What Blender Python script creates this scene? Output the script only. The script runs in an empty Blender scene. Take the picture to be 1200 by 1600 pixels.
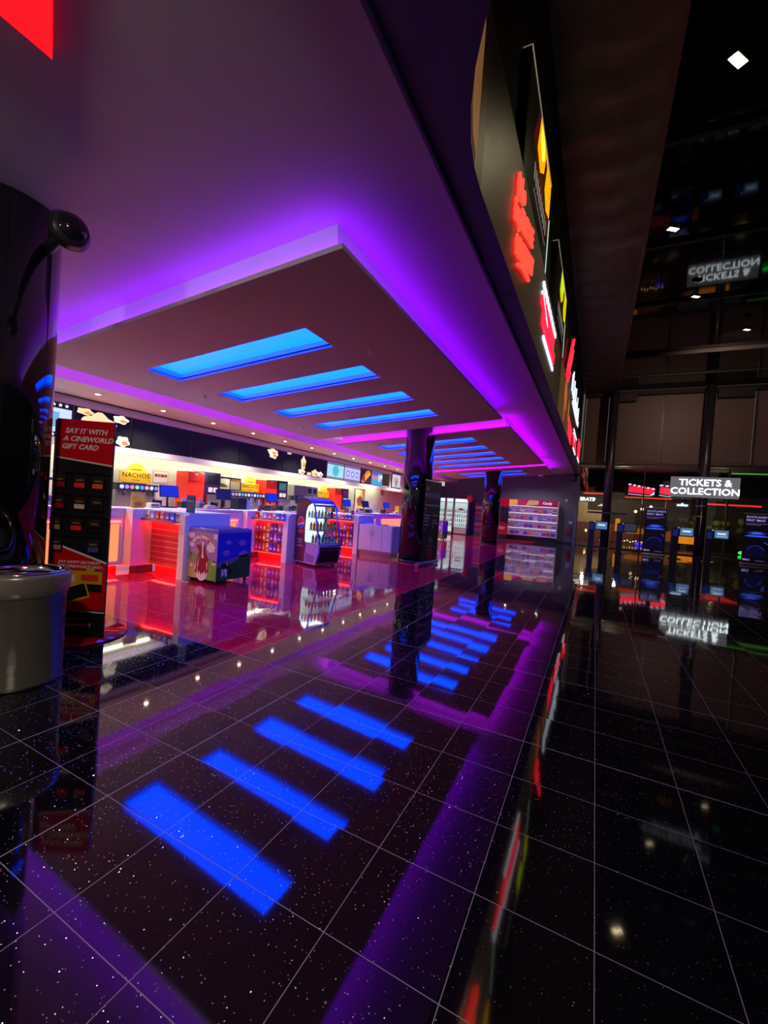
import bpy, bmesh, math, random
from mathutils import Vector, Matrix
random.seed(7)
PI = math.pi
S = bpy.context.scene
COL = S.collection

# ---------------------------------------------------------------- camera
yaw, pit, rol, FPX = -0.4661, -0.0183, 0.0700, 656.2
cy_, sy_ = math.cos(yaw), math.sin(yaw)
fw = Vector((sy_*math.cos(pit), cy_*math.cos(pit), math.sin(pit)))
r0 = Vector((cy_, -sy_, 0)); u0 = r0.cross(fw)
R_ = math.cos(rol)*r0 + math.sin(rol)*u0
U_ = -math.sin(rol)*r0 + math.cos(rol)*u0
cam = bpy.data.cameras.new('camera'); camo = bpy.data.objects.new('camera', cam); COL.objects.link(camo)
m = Matrix((R_, U_, -fw)).transposed().to_4x4(); m.translation = Vector((0, 0, 1.6))
camo.matrix_world = m
cam.sensor_fit = 'VERTICAL'; cam.sensor_height = 36.0; cam.lens = FPX*36.0/1600.0
cam.clip_end = 200; cam.clip_start = 0.05
S.camera = camo

# ---------------------------------------------------------------- view + world
S.view_settings.view_transform = 'Standard'; S.view_settings.look = 'None'
S.view_settings.exposure = 0.0; S.view_settings.gamma = 1.0; S.view_settings.use_curve_mapping = False
S.cycles.use_denoising = True
S.cycles.max_bounces = 7; S.cycles.diffuse_bounces = 3; S.cycles.glossy_bounces = 4
S.cycles.transparent_max_bounces = 10; S.cycles.sample_clamp_indirect = 6.0
S.cycles.caustics_reflective = False; S.cycles.caustics_refractive = False
W = bpy.data.worlds.new('world'); S.world = W; W.use_nodes = True
W.node_tree.nodes['Background'].inputs[0].default_value = (0.50, 0.42, 0.40, 1)
W.node_tree.nodes['Background'].inputs[1].default_value = 0.20

def lin(c):
    c = c.lstrip('#'); v = [int(c[i:i+2], 16)/255 for i in (0, 2, 4)]
    return tuple((x/12.92 if x <= .04045 else ((x+.055)/1.055)**2.4) for x in v)

# ---------------------------------------------------------------- lamp helper and added fill
def lamp(name, kind, loc, power, color, size=.1, rot=(0, 0, 0), spot=2.2, blend=.6):
    l = bpy.data.lights.new(name, kind); l.energy = power; l.color = color
    if kind == 'SPOT':
        l.spot_size = spot; l.spot_blend = blend; l.shadow_soft_size = size
    elif kind == 'AREA': l.shape = 'RECTANGLE'; l.size = size; l.size_y = size
    else: l.shadow_soft_size = size
    o = bpy.data.objects.new(name, l); COL.objects.link(o); o.location = loc; o.rotation_euler = rot
    return o

lamp('foyer_downlight', 'SPOT', (-0.3, -0.9, 4.0), 300, (1.0, .90, .82), .15, (math.radians(44), 0, math.radians(52)), 2.3, .9)  # unseen spots added behind the camera to brighten stand, bin and freezer
lamp('foyer_downlight', 'SPOT', (-4.6, -2.6, 3.7), 200, (1.0, .90, .82), .15, (math.radians(45), 0, math.radians(5)), 2.3, .9)
# ---------------------------------------------------------------- materials
MAT = {}
def bsdf(m): return m.node_tree.nodes['Principled BSDF']
def mk(name, color, rough=.5, metal=0., emit=None, es=0., ior=1.5, coat=0.):
    if name in MAT: return MAT[name]
    m = bpy.data.materials.new(name); m.use_nodes = True; b = bsdf(m)
    if isinstance(color, str): color = lin(color)
    b.inputs['Base Color'].default_value = (*color, 1)
    b.inputs['Roughness'].default_value = rough; b.inputs['Metallic'].default_value = metal
    b.inputs['IOR'].default_value = ior; b.inputs['Coat Weight'].default_value = coat
    if emit is not None:
        if isinstance(emit, str): emit = lin(emit)
        b.inputs['Emission Color'].default_value = (*emit, 1); b.inputs['Emission Strength'].default_value = es
    MAT[name] = m; return m
def P(h, rough=.45): return mk('paint_'+h.strip('#'), h, rough)        # plain paint / print of a colour
def E(h, s=1.0): return mk('lit_%s_%g' % (h.strip('#'), s), (0.01, 0.01, 0.01), .6, 0, h, s, 1.15)
def ER(rgb, s, name): return mk(name, (0.05, 0.05, 0.05), .5, 0, rgb, s)

def nodes(m): return m.node_tree.nodes, m.node_tree.links
def mathn(m, op, a, b=None, c=None):
    N, L = nodes(m); n = N.new('ShaderNodeMath'); n.operation = op
    for i, v in enumerate((a, b, c)):
        if v is None: continue
        if isinstance(v, (int, float)): n.inputs[i].default_value = v
        else: L.new(v, n.inputs[i])
    return n.outputs[0]
def noise_rough(name, color, rough, scale, amt, bump=0.0, var=.15, metal=0):
    """paint with slight blotches and grain"""
    m = mk(name, color, rough, metal); N, L = nodes(m); b = bsdf(m)
    if isinstance(color, str): color = lin(color)
    g = N.new('ShaderNodeNewGeometry'); n = N.new('ShaderNodeTexNoise'); n.inputs['Scale'].default_value = scale
    n.inputs['Detail'].default_value = 5
    L.new(g.outputs['Position'], n.inputs['Vector'])
    mx = N.new('ShaderNodeMix'); mx.data_type = 'RGBA'; L.new(n.outputs[0], mx.inputs['Factor'])
    mx.inputs[6].default_value = (*[c*(1-var) for c in color], 1); mx.inputs[7].default_value = (*[min(1, c*(1+var)) for c in color], 1)
    L.new(mx.outputs[2], b.inputs['Base Color'])
    r = mathn(m, 'MULTIPLY_ADD', n.outputs[0], amt, rough-amt/2); L.new(r, b.inputs['Roughness'])
    if bump:
        bp = N.new('ShaderNodeBump'); bp.inputs['Strength'].default_value = bump; bp.inputs['Distance'].default_value = .02
        L.new(n.outputs[0], bp.inputs['Height']); L.new(bp.outputs[0], b.inputs['Normal'])
    return m

def floor_material():
    m = bpy.data.materials.new('polished_sparkle_tile'); m.use_nodes = True; N, L = nodes(m); b = bsdf(m)
    out = N['Material Output']
    g = N.new('ShaderNodeNewGeometry'); sp = N.new('ShaderNodeSeparateXYZ'); L.new(g.outputs['Position'], sp.inputs[0])
    X, Y = sp.outputs[0], sp.outputs[1]
    T = .45
    cx = mathn(m, 'DIVIDE', mathn(m, 'SUBTRACT', X, .11), T); cy = mathn(m, 'DIVIDE', mathn(m, 'SUBTRACT', Y, 2.216), T)
    def edge(c):
        f = mathn(m, 'FRACT', c); return mathn(m, 'MULTIPLY', mathn(m, 'MINIMUM', f, mathn(m, 'SUBTRACT', 1.0, f)), T)
    grout = mathn(m, 'LESS_THAN', mathn(m, 'MINIMUM', edge(cx), edge(cy)), .0018)
    # wider movement joints
    thick = None
    for (v, at) in ((X, -3.04), (X, -2.14), (Y, 4.466), (Y, 3.116)):
        t = mathn(m, 'LESS_THAN', mathn(m, 'ABSOLUTE', mathn(m, 'SUBTRACT', v, at)), .0038)
        thick = t if thick is None else mathn(m, 'MAXIMUM', thick, t)
    gm = mathn(m, 'MAXIMUM', grout, thick)
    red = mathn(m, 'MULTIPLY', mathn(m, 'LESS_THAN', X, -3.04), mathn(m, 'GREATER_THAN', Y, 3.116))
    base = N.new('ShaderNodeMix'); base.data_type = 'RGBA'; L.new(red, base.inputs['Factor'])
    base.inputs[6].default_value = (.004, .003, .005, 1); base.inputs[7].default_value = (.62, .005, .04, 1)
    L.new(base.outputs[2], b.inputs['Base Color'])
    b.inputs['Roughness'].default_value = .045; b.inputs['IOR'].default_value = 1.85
    # each tile lies at its own very slight tilt
    fl = N.new('ShaderNodeCombineXYZ'); L.new(mathn(m, 'FLOOR', cx), fl.inputs[0]); L.new(mathn(m, 'FLOOR', cy), fl.inputs[1])
    wn = N.new('ShaderNodeTexWhiteNoise'); L.new(fl.outputs[0], wn.inputs['Vector'])
    def tilt(colour, amt):
        s = N.new('ShaderNodeVectorMath'); s.operation = 'SUBTRACT'; L.new(colour, s.inputs[0]); s.inputs[1].default_value = (.5, .5, .5)
        k = N.new('ShaderNodeVectorMath'); k.operation = 'SCALE'; L.new(s.outputs[0], k.inputs[0]); k.inputs['Scale'].default_value = amt
        a = N.new('ShaderNodeVectorMath'); a.operation = 'ADD'; L.new(k.outputs[0], a.inputs[0]); a.inputs[1].default_value = (0, 0, 1)
        n = N.new('ShaderNodeVectorMath'); n.operation = 'NORMALIZE'; L.new(a.outputs[0], n.inputs[0]); return n.outputs[0]
    L.new(tilt(wn.outputs['Color'], .009), b.inputs['Normal'])
    # mirror flecks set in the stone, each at its own angle
    def flecks(scale, dist, thr, rough, amt, hue):
        v = N.new('ShaderNodeTexVoronoi'); v.inputs['Scale'].default_value = scale; L.new(g.outputs['Position'], v.inputs['Vector'])
        s = N.new('ShaderNodeSeparateXYZ'); L.new(v.outputs['Color'], s.inputs[0])
        mask = mathn(m, 'MULTIPLY', mathn(m, 'LESS_THAN', v.outputs['Distance'], dist), mathn(m, 'GREATER_THAN', s.outputs[0], thr))
        f = N.new('ShaderNodeBsdfPrincipled'); f.inputs['Metallic'].default_value = 1; f.inputs['Roughness'].default_value = rough
        hs = N.new('ShaderNodeHueSaturation'); hs.inputs['Color'].default_value = (1, 1-hue, 1-hue, 1); L.new(s.outputs[1], hs.inputs['Hue'])
        L.new(hs.outputs[0], f.inputs['Base Color'])
        L.new(tilt(v.outputs['Color'], amt), f.inputs['Normal'])
        return mask, f.outputs[0]
    cur = b.outputs[0]
    for args in ((105, .24, .89, .35, .9, .12), (17, .075, .8, .3, 1.1, .5)):
        mask, sh = flecks(*args); mx = N.new('ShaderNodeMixShader'); L.new(mask, mx.inputs[0]); L.new(cur, mx.inputs[1]); L.new(sh, mx.inputs[2]); cur = mx.outputs[0]
    gr = N.new('ShaderNodeBsdfPrincipled'); gr.inputs['Base Color'].default_value = (.22, .19, .22, 1); gr.inputs['Roughness'].default_value = .55
    mx = N.new('ShaderNodeMixShader'); L.new(gm, mx.inputs[0]); L.new(cur, mx.inputs[1]); L.new(gr.outputs[0], mx.inputs[2])
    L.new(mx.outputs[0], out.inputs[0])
    MAT['polished_sparkle_tile'] = m; return m

def glass_material(name, tint=(1, 1, 1), refl=1.0, ior=1.5):
    m = bpy.data.materials.new(name); m.use_nodes = True; N, L = nodes(m); N.remove(bsdf(m))
    t = N.new('ShaderNodeBsdfTransparent'); t.inputs[0].default_value = (*tint, 1)
    gl = N.new('ShaderNodeBsdfGlossy'); gl.inputs['Roughness'].default_value = .01; gl.inputs[0].default_value = (refl, refl, refl, 1)
    fr = N.new('ShaderNodeFresnel'); fr.inputs[0].default_value = ior; mx = N.new('ShaderNodeMixShader')
    L.new(fr.outputs[0], mx.inputs[0]); L.new(t.outputs[0], mx.inputs[1]); L.new(gl.outputs[0], mx.inputs[2])
    L.new(mx.outputs[0], N['Material Output'].inputs[0]); MAT[name] = m; return m

FLOOR = floor_material()
GLASS = glass_material('window_glass', (.93, .95, .97), 1.0, 1.7)
CASE_GLASS = glass_material('case_glass', (.97, .98, 1), .8, 1.4)
CEIL = noise_rough('ceiling_paint', (.62, .60, .62), .7, 2.5, .1, 0, .04)
RAFTP = noise_rough('raft_paint', (.56, .50, .52), .75, 3, .1, 0, .05)
CREAM = noise_rough('cream_paint', (.78, .74, .66), .6, 2, .1, 0, .03)
GREYW = noise_rough('grey_wall_paint', (.14, .15, .22), .6, 2, .1, .05, .05)
NAVY = noise_rough('fascia_soffit_paint', (.055, .04, .13), .5, 4, .2, .05, .12)
BROWN = noise_rough('brushed_brown_panel', (.27, .215, .185), .42, 6, .15, .03, .1)
DBROWN = noise_rough('dark_brown_panel', (.075, .055, .05), .6, 8, .2, .05, .2)
BLACKW = noise_rough('black_wall_paint', (.006, .005, .007), .6, 5, .2)
BLKG = noise_rough('black_glass_panel', (.004, .004, .007), .04, 1.2, .03, .0, .3)
COLM = mk('black_gloss_cladding', (.004, .004, .006), .045, 0, ior=1.9)
WHITE = noise_rough('white_laminate', (.80, .78, .80), .35, 2, .1, 0, .03)
REDLAM = mk('red_laminate', (.60, .035, .05), .35)
STEEL = mk('brushed_steel', (.5, .5, .52), .3, 1.0)
DSTEEL = mk('dark_steel', (.08, .08, .12), .35, .6)
CHROME = mk('chrome', (.8, .8, .82), .12, 1.0)
BLK = mk('black_plastic', (.012, .012, .015), .35)
GREYP = mk('grey_plastic', (.18, .18, .2), .45)
VIOLET = ER((.27, .0, 1.0), 14, 'violet_led')
MAGENTA = ER((.52, .0, 1.0), 16, 'magenta_led')
BLUEL = ER((.0, .036, 1.0), 12, 'blue_light_panel')
LEFTLED = ER((.50, .0, 1.0), 45, 'counter_side_led')
REDLED = ER((1.0, .035, .03), 16, 'red_led')
GREENW = ER((.95, 1.0, .72), 24, 'pale_green_led')
NEONR = ER((1.0, .035, .02), 2.6, 'red_neon')
NEONR2 = ER((1.0, .01, .035), 2.2, 'red_sign_face')
NEONW = ER((.82, .86, 1.0), 1.1, 'white_sign_face')
ORANGE = ER((1.0, .30, .10), 1.1, 'orange_lit_panel')
DL = ER((1.0, .86, .66), 30, 'warm_lamp_lens')

# ---------------------------------------------------------------- mesh helper
class G:
    def __init__(s): s.bm = bmesh.new(); s.m = []
    def mi(s, m):
        if m not in s.m: s.m.append(m)
        return s.m.index(m)
    def _fin(s, faces, m, smooth=False):
        i = s.mi(m)
        for f in faces: f.material_index = i; f.smooth = smooth
    def poly(s, pts, m, smooth=False):
        vs = [s.bm.verts.new(p) for p in pts]
        f = s.bm.faces.new(vs); s._fin([f], m, smooth); return f
    def box(s, a, b, m, bev=0, M=None):
        x0, y0, z0 = a; x1, y1, z1 = b
        vs = [s.bm.verts.new(p) for p in ((x0,y0,z0),(x1,y0,z0),(x1,y1,z0),(x0,y1,z0),(x0,y0,z1),(x1,y0,z1),(x1,y1,z1),(x0,y1,z1))]
        fs = [s.bm.faces.new([vs[i] for i in q]) for q in ((3,2,1,0),(4,5,6,7),(0,1,5,4),(1,2,6,5),(2,3,7,6),(3,0,4,7))]
        s._fin(fs, m)
        if bev:
            es = list({e for f in fs for e in f.edges})
            r = bmesh.ops.bevel(s.bm, geom=es, offset=bev, segments=2, affect='EDGES', profile=.5)
            s._fin(r['faces'], m)
            vs = list({v for f in r['faces'] for v in f.verts} | {v for v in vs if v.is_valid})
        if M is not None: bmesh.ops.transform(s.bm, matrix=M, verts=[v for v in vs if v.is_valid])
        return s
    def cyl(s, p0, p1, r0, m, r1=None, n=20, cap=True, smooth=True):
        p0 = Vector(p0); p1 = Vector(p1); r1 = r0 if r1 is None else r1
        d = (p1-p0).normalized(); a = d.orthogonal().normalized(); b = d.cross(a)
        A = [s.bm.verts.new(p0+r0*(a*math.cos(2*PI*i/n)+b*math.sin(2*PI*i/n))) for i in range(n)]
        B = [s.bm.verts.new(p1+r1*(a*math.cos(2*PI*i/n)+b*math.sin(2*PI*i/n))) for i in range(n)]
        fs = [s.bm.faces.new((A[i], A[(i+1) % n], B[(i+1) % n], B[i])) for i in range(n)]
        s._fin(fs, m, smooth)
        if cap:
            s._fin([s.bm.faces.new(A[::-1]), s.bm.faces.new(B)], m)
        return s
    def lathe(s, prof, m, c=(0, 0, 0), n=40, smooth=True):
        rings = []
        for (r, z) in prof:
            if r < 1e-5: rings.append([s.bm.verts.new((c[0], c[1], c[2]+z))])
            else: rings.append([s.bm.verts.new((c[0]+r*math.cos(2*PI*i/n), c[1]+r*math.sin(2*PI*i/n), c[2]+z)) for i in range(n)])
        fs = []
        for A, B in zip(rings, rings[1:]):
            if len(A) == 1 and len(B) == 1: continue
            for i in range(n):
                j = (i+1) % n
                if len(A) == 1: fs.append(s.bm.faces.new((A[0], B[j], B[i])))
                elif len(B) == 1: fs.append(s.bm.faces.new((A[i], A[j], B[0])))
                else: fs.append(s.bm.faces.new((A[i], A[j], B[j], B[i])))
        s._fin(fs, m, smooth); return s
    def tube(s, pts, r, m, n=10):
        for a, b in zip(pts, pts[1:]): s.cyl(a, b, r, m, n=n)
        for p in pts[1:-1]: s.ball(p, r, m, 6)
        return s
    def ball(s, c, r, m, n=10, sc=(1, 1, 1)):
        M = Matrix.Translation(c) @ Matrix.Diagonal((r*sc[0], r*sc[1], r*sc[2], 1))
        q = bmesh.ops.create_uvsphere(s.bm, u_segments=2*n, v_segments=n, radius=1, matrix=M)
        s._fin(list({f for v in q['verts'] for f in v.link_faces}), m, True); return s
    def prism(s, pts, O, u, v, d, m, side=None):
        """polygon pts (a,b) on plane O+a*u+b*v, pushed by vector d"""
        O, u, v, d = Vector(O), Vector(u), Vector(v), Vector(d)
        A = [s.bm.verts.new(O+u*a+v*b) for a, b in pts]; B = [s.bm.verts.new(O+u*a+v*b+d) for a, b in pts]
        n = len(pts)
        s._fin([s.bm.faces.new(A[::-1]), s.bm.faces.new(B)], m)
        s._fin([s.bm.faces.new((A[i], A[(i+1) % n], B[(i+1) % n], B[i])) for i in range(n)], side or m); return s
    def build(s, name, parent=None, loc=None, rot=None):
        me = bpy.data.meshes.new(name)
        bmesh.ops.recalc_face_normals(s.bm, faces=s.bm.faces)
        s.bm.to_mesh(me); s.bm.free()
        for mm in s.m: me.materials.append(mm)
        o = bpy.data.objects.new(name, me); COL.objects.link(o)
        if parent: o.parent = parent
        if loc: o.location = loc
        if rot: o.rotation_euler = rot
        return o

def thing(name, label, cat, loc=(0, 0, 0), rz=0, group=None):
    o = bpy.data.objects.new(name, None); COL.objects.link(o); o.location = loc; o.rotation_euler = (0, 0, rz)
    o.empty_display_size = .1; o['label'] = label; o['category'] = cat
    if group: o['group'] = group
    return o
def tag(o, label, cat, group=None):
    o['label'] = label; o['category'] = cat
    if group: o['group'] = group
    return o
def struct(name, g, loc=None, rot=None):
    o = g.build(name, None, loc, rot); o['kind'] = 'structure'; return o
def dup(root, loc, rz=None, label=None):
    r = root.copy(); COL.objects.link(r); r.location = loc
    if rz is not None: r.rotation_euler = (root.rotation_euler[0], root.rotation_euler[1], rz)
    if label: r['label'] = label
    for ch in list(root.children):
        c = ch.copy(); COL.objects.link(c); c.parent = r
        for gch in list(ch.children):
            d = gch.copy(); COL.objects.link(d); d.parent = c
    return r
ORD = ['first','second','third','fourth','fifth','sixth','seventh','eighth','ninth','tenth','eleventh','twelfth','thirteenth','fourteenth','fifteenth','sixteenth','seventeenth']

def text(name, body, size, O, u, v, mat, parent=None, ext=.002, bold=.0, shear=0, align='CENTER', sp=1.0, line=1.0, xs=1.0):
    """raised lettering on the plane O, u (reading direction), v (up)"""
    c = bpy.data.curves.new(name, 'FONT'); c.body = body; c.size = size; c.extrude = ext; c.offset = bold; c.shear = shear
    c.align_x = align; c.align_y = 'CENTER'; c.space_character = sp; c.space_line = line; c.resolution_u = 2
    t = bpy.data.objects.new(name, c); COL.objects.link(t)
    dg = bpy.context.evaluated_depsgraph_get(); dg.update()
    me = bpy.data.meshes.new_from_object(t.evaluated_get(dg), depsgraph=dg)
    bpy.data.objects.remove(t); bpy.data.curves.remove(c)
    u = Vector(u).normalized(); v = Vector(v).normalized(); n = u.cross(v)
    M = Matrix((u*xs, v, n)).transposed().to_4x4(); M.translation = Vector(O)
    me.transform(M); me.name = name
    me.materials.clear(); me.materials.append(mat)
    o = bpy.data.objects.new(name, me); COL.objects.link(o)
    if parent: o.parent = parent
    return o
def arc(cx, cy, r, a0, a1, n=12): return [(cx+r*math.cos(math.radians(a0+(a1-a0)*i/n)), cy+r*math.sin(math.radians(a0+(a1-a0)*i/n))) for i in range(n+1)]
def blob(cx, cy, rx, ry, n=18, lump=.12, k=5, ph=0): return [(cx+rx*(1+lump*math.sin(k*2*PI*i/n+ph))*math.cos(2*PI*i/n), cy+ry*(1+lump*math.sin(k*2*PI*i/n+ph))*math.sin(2*PI*i/n)) for i in range(n)]
FX, FY, UP, NX, NY = (1, 0, 0), (0, 1, 0), (0, 0, 1), (-1, 0, 0), (0, -1, 0)

# ================================================================ THE SETTING
g = G(); g.box((-12, -4, -.1), (16, 27.5, 0), FLOOR); struct('floor', g)
SL = .085
def cz(x): return 4.22+SL*(x+1.2)          # the foyer ceiling falls gently towards the counter
g = G()
A = [(-8.36, cz(-8.36)), (-1.22, 4.15)]
g.prism([(-8.36, cz(-8.36)), (-1.22, cz(-1.22)), (-1.22, 4.36), (-8.36, 4.36)], (0, -4, 0), FX, UP, (0, 31.5, 0), CEIL)
struct('ceiling', g)
# fascia above the foyer edge: flat underside and curved brown face
arcp = [(1.3-2.3*math.cos(math.radians(a)), 3.3-2.3*math.sin(math.radians(a))) for a in range(0, 91, 6)]
g = G()
g.poly([(-1.22, 27.5, 4.15), (-1.22, -4, 4.15), (9, -4, 4.15), (9, 1.0, 4.15)]+[(x, y, 4.15) for x, y in arcp[::-1]]+[(-1.0, 27.5, 4.15)], NAVY)
for yy in (5.0, 7.2, 9.6, 12.4, 15.6, 19.2, 23.2): g.box((-1.22, yy, 4.143), (-1.0, yy+.02, 4.149), BLK)
g.box((-1.24, -4, 4.12), (-1.215, 27.5, 4.3), NAVY)
struct('trim_1', g)
g = G()
line = [(-1.0, 27.5)]+arcp+[(9, 1.0)]
def strip(g, line, z0, z1, m, off=0.0, smooth=True):
    for (x0, y0), (x1, y1) in zip(line, line[1:]):
        g.poly([(x0, y0, z0), (x1, y1, z0), (x1, y1, z1), (x0, y0, z1)], m, False)
strip(g, line, 4.15, 5.5, BROWN)
up = [(x-.12 if i < 2 else x, y-.0) for i, (x, y) in enumerate(line)]
upl = [(-1.12, 27.5)]+[(1.3-2.42*math.cos(math.radians(a)), 3.3-2.42*math.sin(math.radians(a))) for a in range(0, 91, 6)]+[(9, .88)]
for (a, b), (c, d) in zip(zip(line, line[1:]), zip(upl, upl[1:])):
    g.poly([(*a, 5.5), (*b, 5.5), (*d, 5.5), (*c, 5.5)], DBROWN)
struct('wall_fascia', g)
g = G(); strip(g, upl[:2], 5.5, 8.95, BLACKW); strip(g, upl[1:], 5.5, 8.95, DBROWN)
struct('wall_upper', g)
# dark hall ceiling: quilted insulation strip, seam, glossy black panels
INS = noise_rough('quilted_insulation', (.20, .165, .185), .38, 3.2, .2, .9, .35)
g = G(); ny, nx = 150, 6
def iz(i, k): return 8.9+.05*abs(math.sin(k*.62+.35*math.sin(i*1.3)))+.02*math.sin(i*2.1+k*.9)
vv = [[g.bm.verts.new((-1.2+1.82*i/nx, .8+26.7*k/ny, iz(i, k))) for k in range(ny+1)] for i in range(nx+1)]
g._fin([g.bm.faces.new((vv[i][k], vv[i+1][k], vv[i+1][k+1], vv[i][k+1])) for i in range(nx) for k in range(ny)], INS, True)
struct('ceiling_insulation', g)
g = G()
g.poly([(.66, .8, 8.95), (16, .8, 8.95), (16, 21.4, 8.95), (.66, 21.4, 8.95)], BLKG)
g.poly([(.66, 21.5, 8.86), (16, 21.5, 8.86), (16, 27.5, 9.0), (.66, 27.5, 9.0)], BLKG)
g.box((.66, 21.4, 8.80), (16, 21.5, 9.0), BLACKW)
for yy in (6, 9.5, 13, 16.5, 24.5): g.box((.66, yy, 8.86), (16, yy+.12, 8.96), BLACKW)
struct('ceiling_hall', g)
g = G(); g.box((.60, .8, 8.84), (.68, 27.5, 8.9), mk('seam_rail', (.30, .18, .22), .3, .4)); struct('trim_2', g)
# counter hall: bulkhead, soffit, back wall
g = G(); g.box((-8.40, 0, 3.38), (-8.35, 27.4, 4.3), WHITE); g.box((-9.75, 0, 3.38), (-8.40, 27.4, 3.42), CREAM)
g.box((-9.75, 0, 3.36), (-9.70, 27.4, 3.375), mk('shadow_gap', (.03, .03, .03), .8))
struct('ceiling_soffit', g)
g = G(); g.box((12, -4, 0), (12.2, 27.5, 9), BLACKW); struct('wall_right', g)
SCRX = -9.75
g = G(); g.box((-9.86, 0, 3.20), (-9.78, 27.4, 3.42), CREAM); g.box((-9.86, 0, 2.34), (-9.74, 27.4, 2.48), WHITE)
g.box((-9.86, 19.9, 2.48), (-9.78, 27.4, 3.2), CREAM)
g.box((-10.9, 0, 2.52), (-9.86, 27.4, 2.56), CREAM)
struct('trim_3', g)
g = G(); g.box((-11.0, 0, 0), (-10.9, 27.5, 4.3), CREAM); struct('wall_left', g)
g = G(); g.box((-11, 27.5, 0), (-1.15, 27.7, 4.4), GREYW); g.box((-1.15, 27.40, 0), (-.98, 27.7, 4.15), GREYW)
struct('wall_back', g)
g = G(); g.box((-7.6, 26.6, 0), (-1.2, 27.5, .02), BLK); g.box((-8, 27.44, 0), (-1.0, 27.5, .1), BLK); struct('baseboard_back', g)
# strip of pale light washing the back wall
o = G().box((-10.55, .3, 2.495), (-10.50, 20.6, 2.515), GREENW).build('light_strip')
tag(o, 'long pale green-white light strip washing the wall behind the counter', 'light strip')

# glazed end wall
g = G()
FR = noise_rough('window_frame', (.045, .04, .05), .35, 3, .1)
g.box((-1.0, 27.40, 4.72), (12, 27.62, 4.86), FR); g.box((-1.0, 27.45, 4.60), (12, 27.56, 4.66), FR)
for x in (-1.0, .3, 2.93, 4.85, 6.9, 9.2): g.box((x-.035, 27.45, 4.8), (x+.035, 27.58, 8.95), FR)
for x in (-.98, 2.3, 6.05, 9.2): g.box((x-.03, 27.45, 0), (x+.03, 27.58, 4.7), FR)
g.box((-1.0, 27.42, 0), (12, 27.58, .06), FR); g.box((-1.0, 27.3, 8.7), (12, 27.58, 8.95), BLACKW)
struct('window_1', g)
g = G()
g.box((-1.0, 27.50, .06), (12, 27.515, 4.62), GLASS)
struct('window_2', g)
BLIND = noise_rough('brown_blind', (.16, .115, .115), .45, 3, .2, .02, .12)
for i, (a, b) in enumerate(((-.93, .24), (.38, 2.88), (2.98, 4.8), (4.9, 6.85), (6.95, 9.15))):
    g = G(); g.box((a, 27.60, 4.9), (b, 27.64, 8.9), BLIND)
    if i in (1, 3): g.box((a+.1, 27.58, 5.02), (b-.1, 27.60, 5.04), DBROWN)
    g.box((a, 27.57, 8.8), (b, 27.62, 8.86), DBROWN)
    tag(g.build('roller_blind'), ['narrow plum-tinted blind pane beside the sign wall','brown upper blind pane just right of the left steel pole','brown upper blind pane left of the right steel pole','brown upper blind pane just right of the right steel pole','brown upper blind pane at the far right edge'][i], 'blind', 'brown blinds over the upper windows')
for i, (x, w) in enumerate(((.5, 1.1), (5.35, 1.4))):
    g = G(); g.box((x-.1, 27.2, 8.35), (x+w, 27.5, 8.8), mk('duct_dark', (.02, .018, .022), .5), .02)
    for k in range(5): g.box((x, 27.19, 8.40+.07*k), (x+w-.1, 27.2, 8.42+.07*k), BLK)
    tag(g.build('ceiling_heater'), ['dark slatted heater box above the left steel pole','dark slatted heater box above the right steel pole'][i], 'heater')

# ================================================================ ceiling rafts
def raft(name, label, y0, y1, slots, led):
    r = thing(name, label, 'ceiling panel', (-2.13, y0, 3.80)); r.rotation_euler = (0, -math.atan(SL), 0)
    L = 5.29; D = y1-y0
    g = G(); xs = (-L, -4.30, -1.22, 0)
    g.box((-L, 0, 0), (-4.30, D, .05), RAFTP); g.box((-1.22, 0, 0), (0, D, .05), RAFTP)
    e = 0
    for a, b in slots: g.box((-4.30, e, 0), (-1.22, a-y0, .05), RAFTP); e = b-y0
    g.box((-4.30, e, 0), (-1.22, D, .05), RAFTP)
    g.build('panel', r)
    H = cz(-2.13)-3.80
    g = G(); q = .13
    g.box((-L+q, q+.02, .05), (-L+q+.02, D-q-.02, H), WHITE); g.box((-q-.02, q+.02, .05), (-q, D-q-.02, H), WHITE)
    g.box((-L+q, q, .05), (-q, q+.02, H), WHITE); g.box((-L+q, D-q-.02, .05), (-q, D-q, H), WHITE)
    g.build('upstand', r)
    g = G(); a = .035; w = .05; zt = .062
    g.box((-a-w, a+w, .05), (-a, D-a-w, zt), led)
    g.box((-L+a, a, .05), (-a, a+w, zt), led); g.box((-L+a, D-a-w, .05), (-a, D-a, zt), led)
    g.build('led_strip', r)
    G().box((-L+a, a, .05), (-L+a+w, D-a, zt), LEFTLED).build('led_strip', r)
    for a, b in slots:
        a -= y0; b -= y0
        g = G(); g.box((-4.30, a, .12), (-1.22, b, .125), BLUEL); g.build('light_panel', r)
        g = G()
        for A_, B_ in (((-4.32, a-.02, .03), (-4.30, b+.02, .12)), ((-1.22, a-.02, .03), (-1.20, b+.02, .12)), ((-4.3, a-.02, .03), (-1.22, a, .12)), ((-4.3, b, .03), (-1.22, b+.02, .12))): g.box(A_, B_, WHITE)
        g.build('light_recess', r)
    return r
RAFT1 = raft('ceiling_raft', 'nearest floating ceiling panel with four wide blue light slots', 3.07, 10.08, [(4.15, 4.77), (5.56, 6.17), (7.02, 7.63), (8.44, 9.05)], VIOLET)
RAFT2 = raft('ceiling_raft', 'middle floating ceiling panel with five blue light slots, around the second column', 11.09, 19.15, [(11.95, 12.6), (13.4, 14.0), (14.75, 15.35), (16.15, 16.8), (17.55, 18.2)], MAGENTA)
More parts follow.
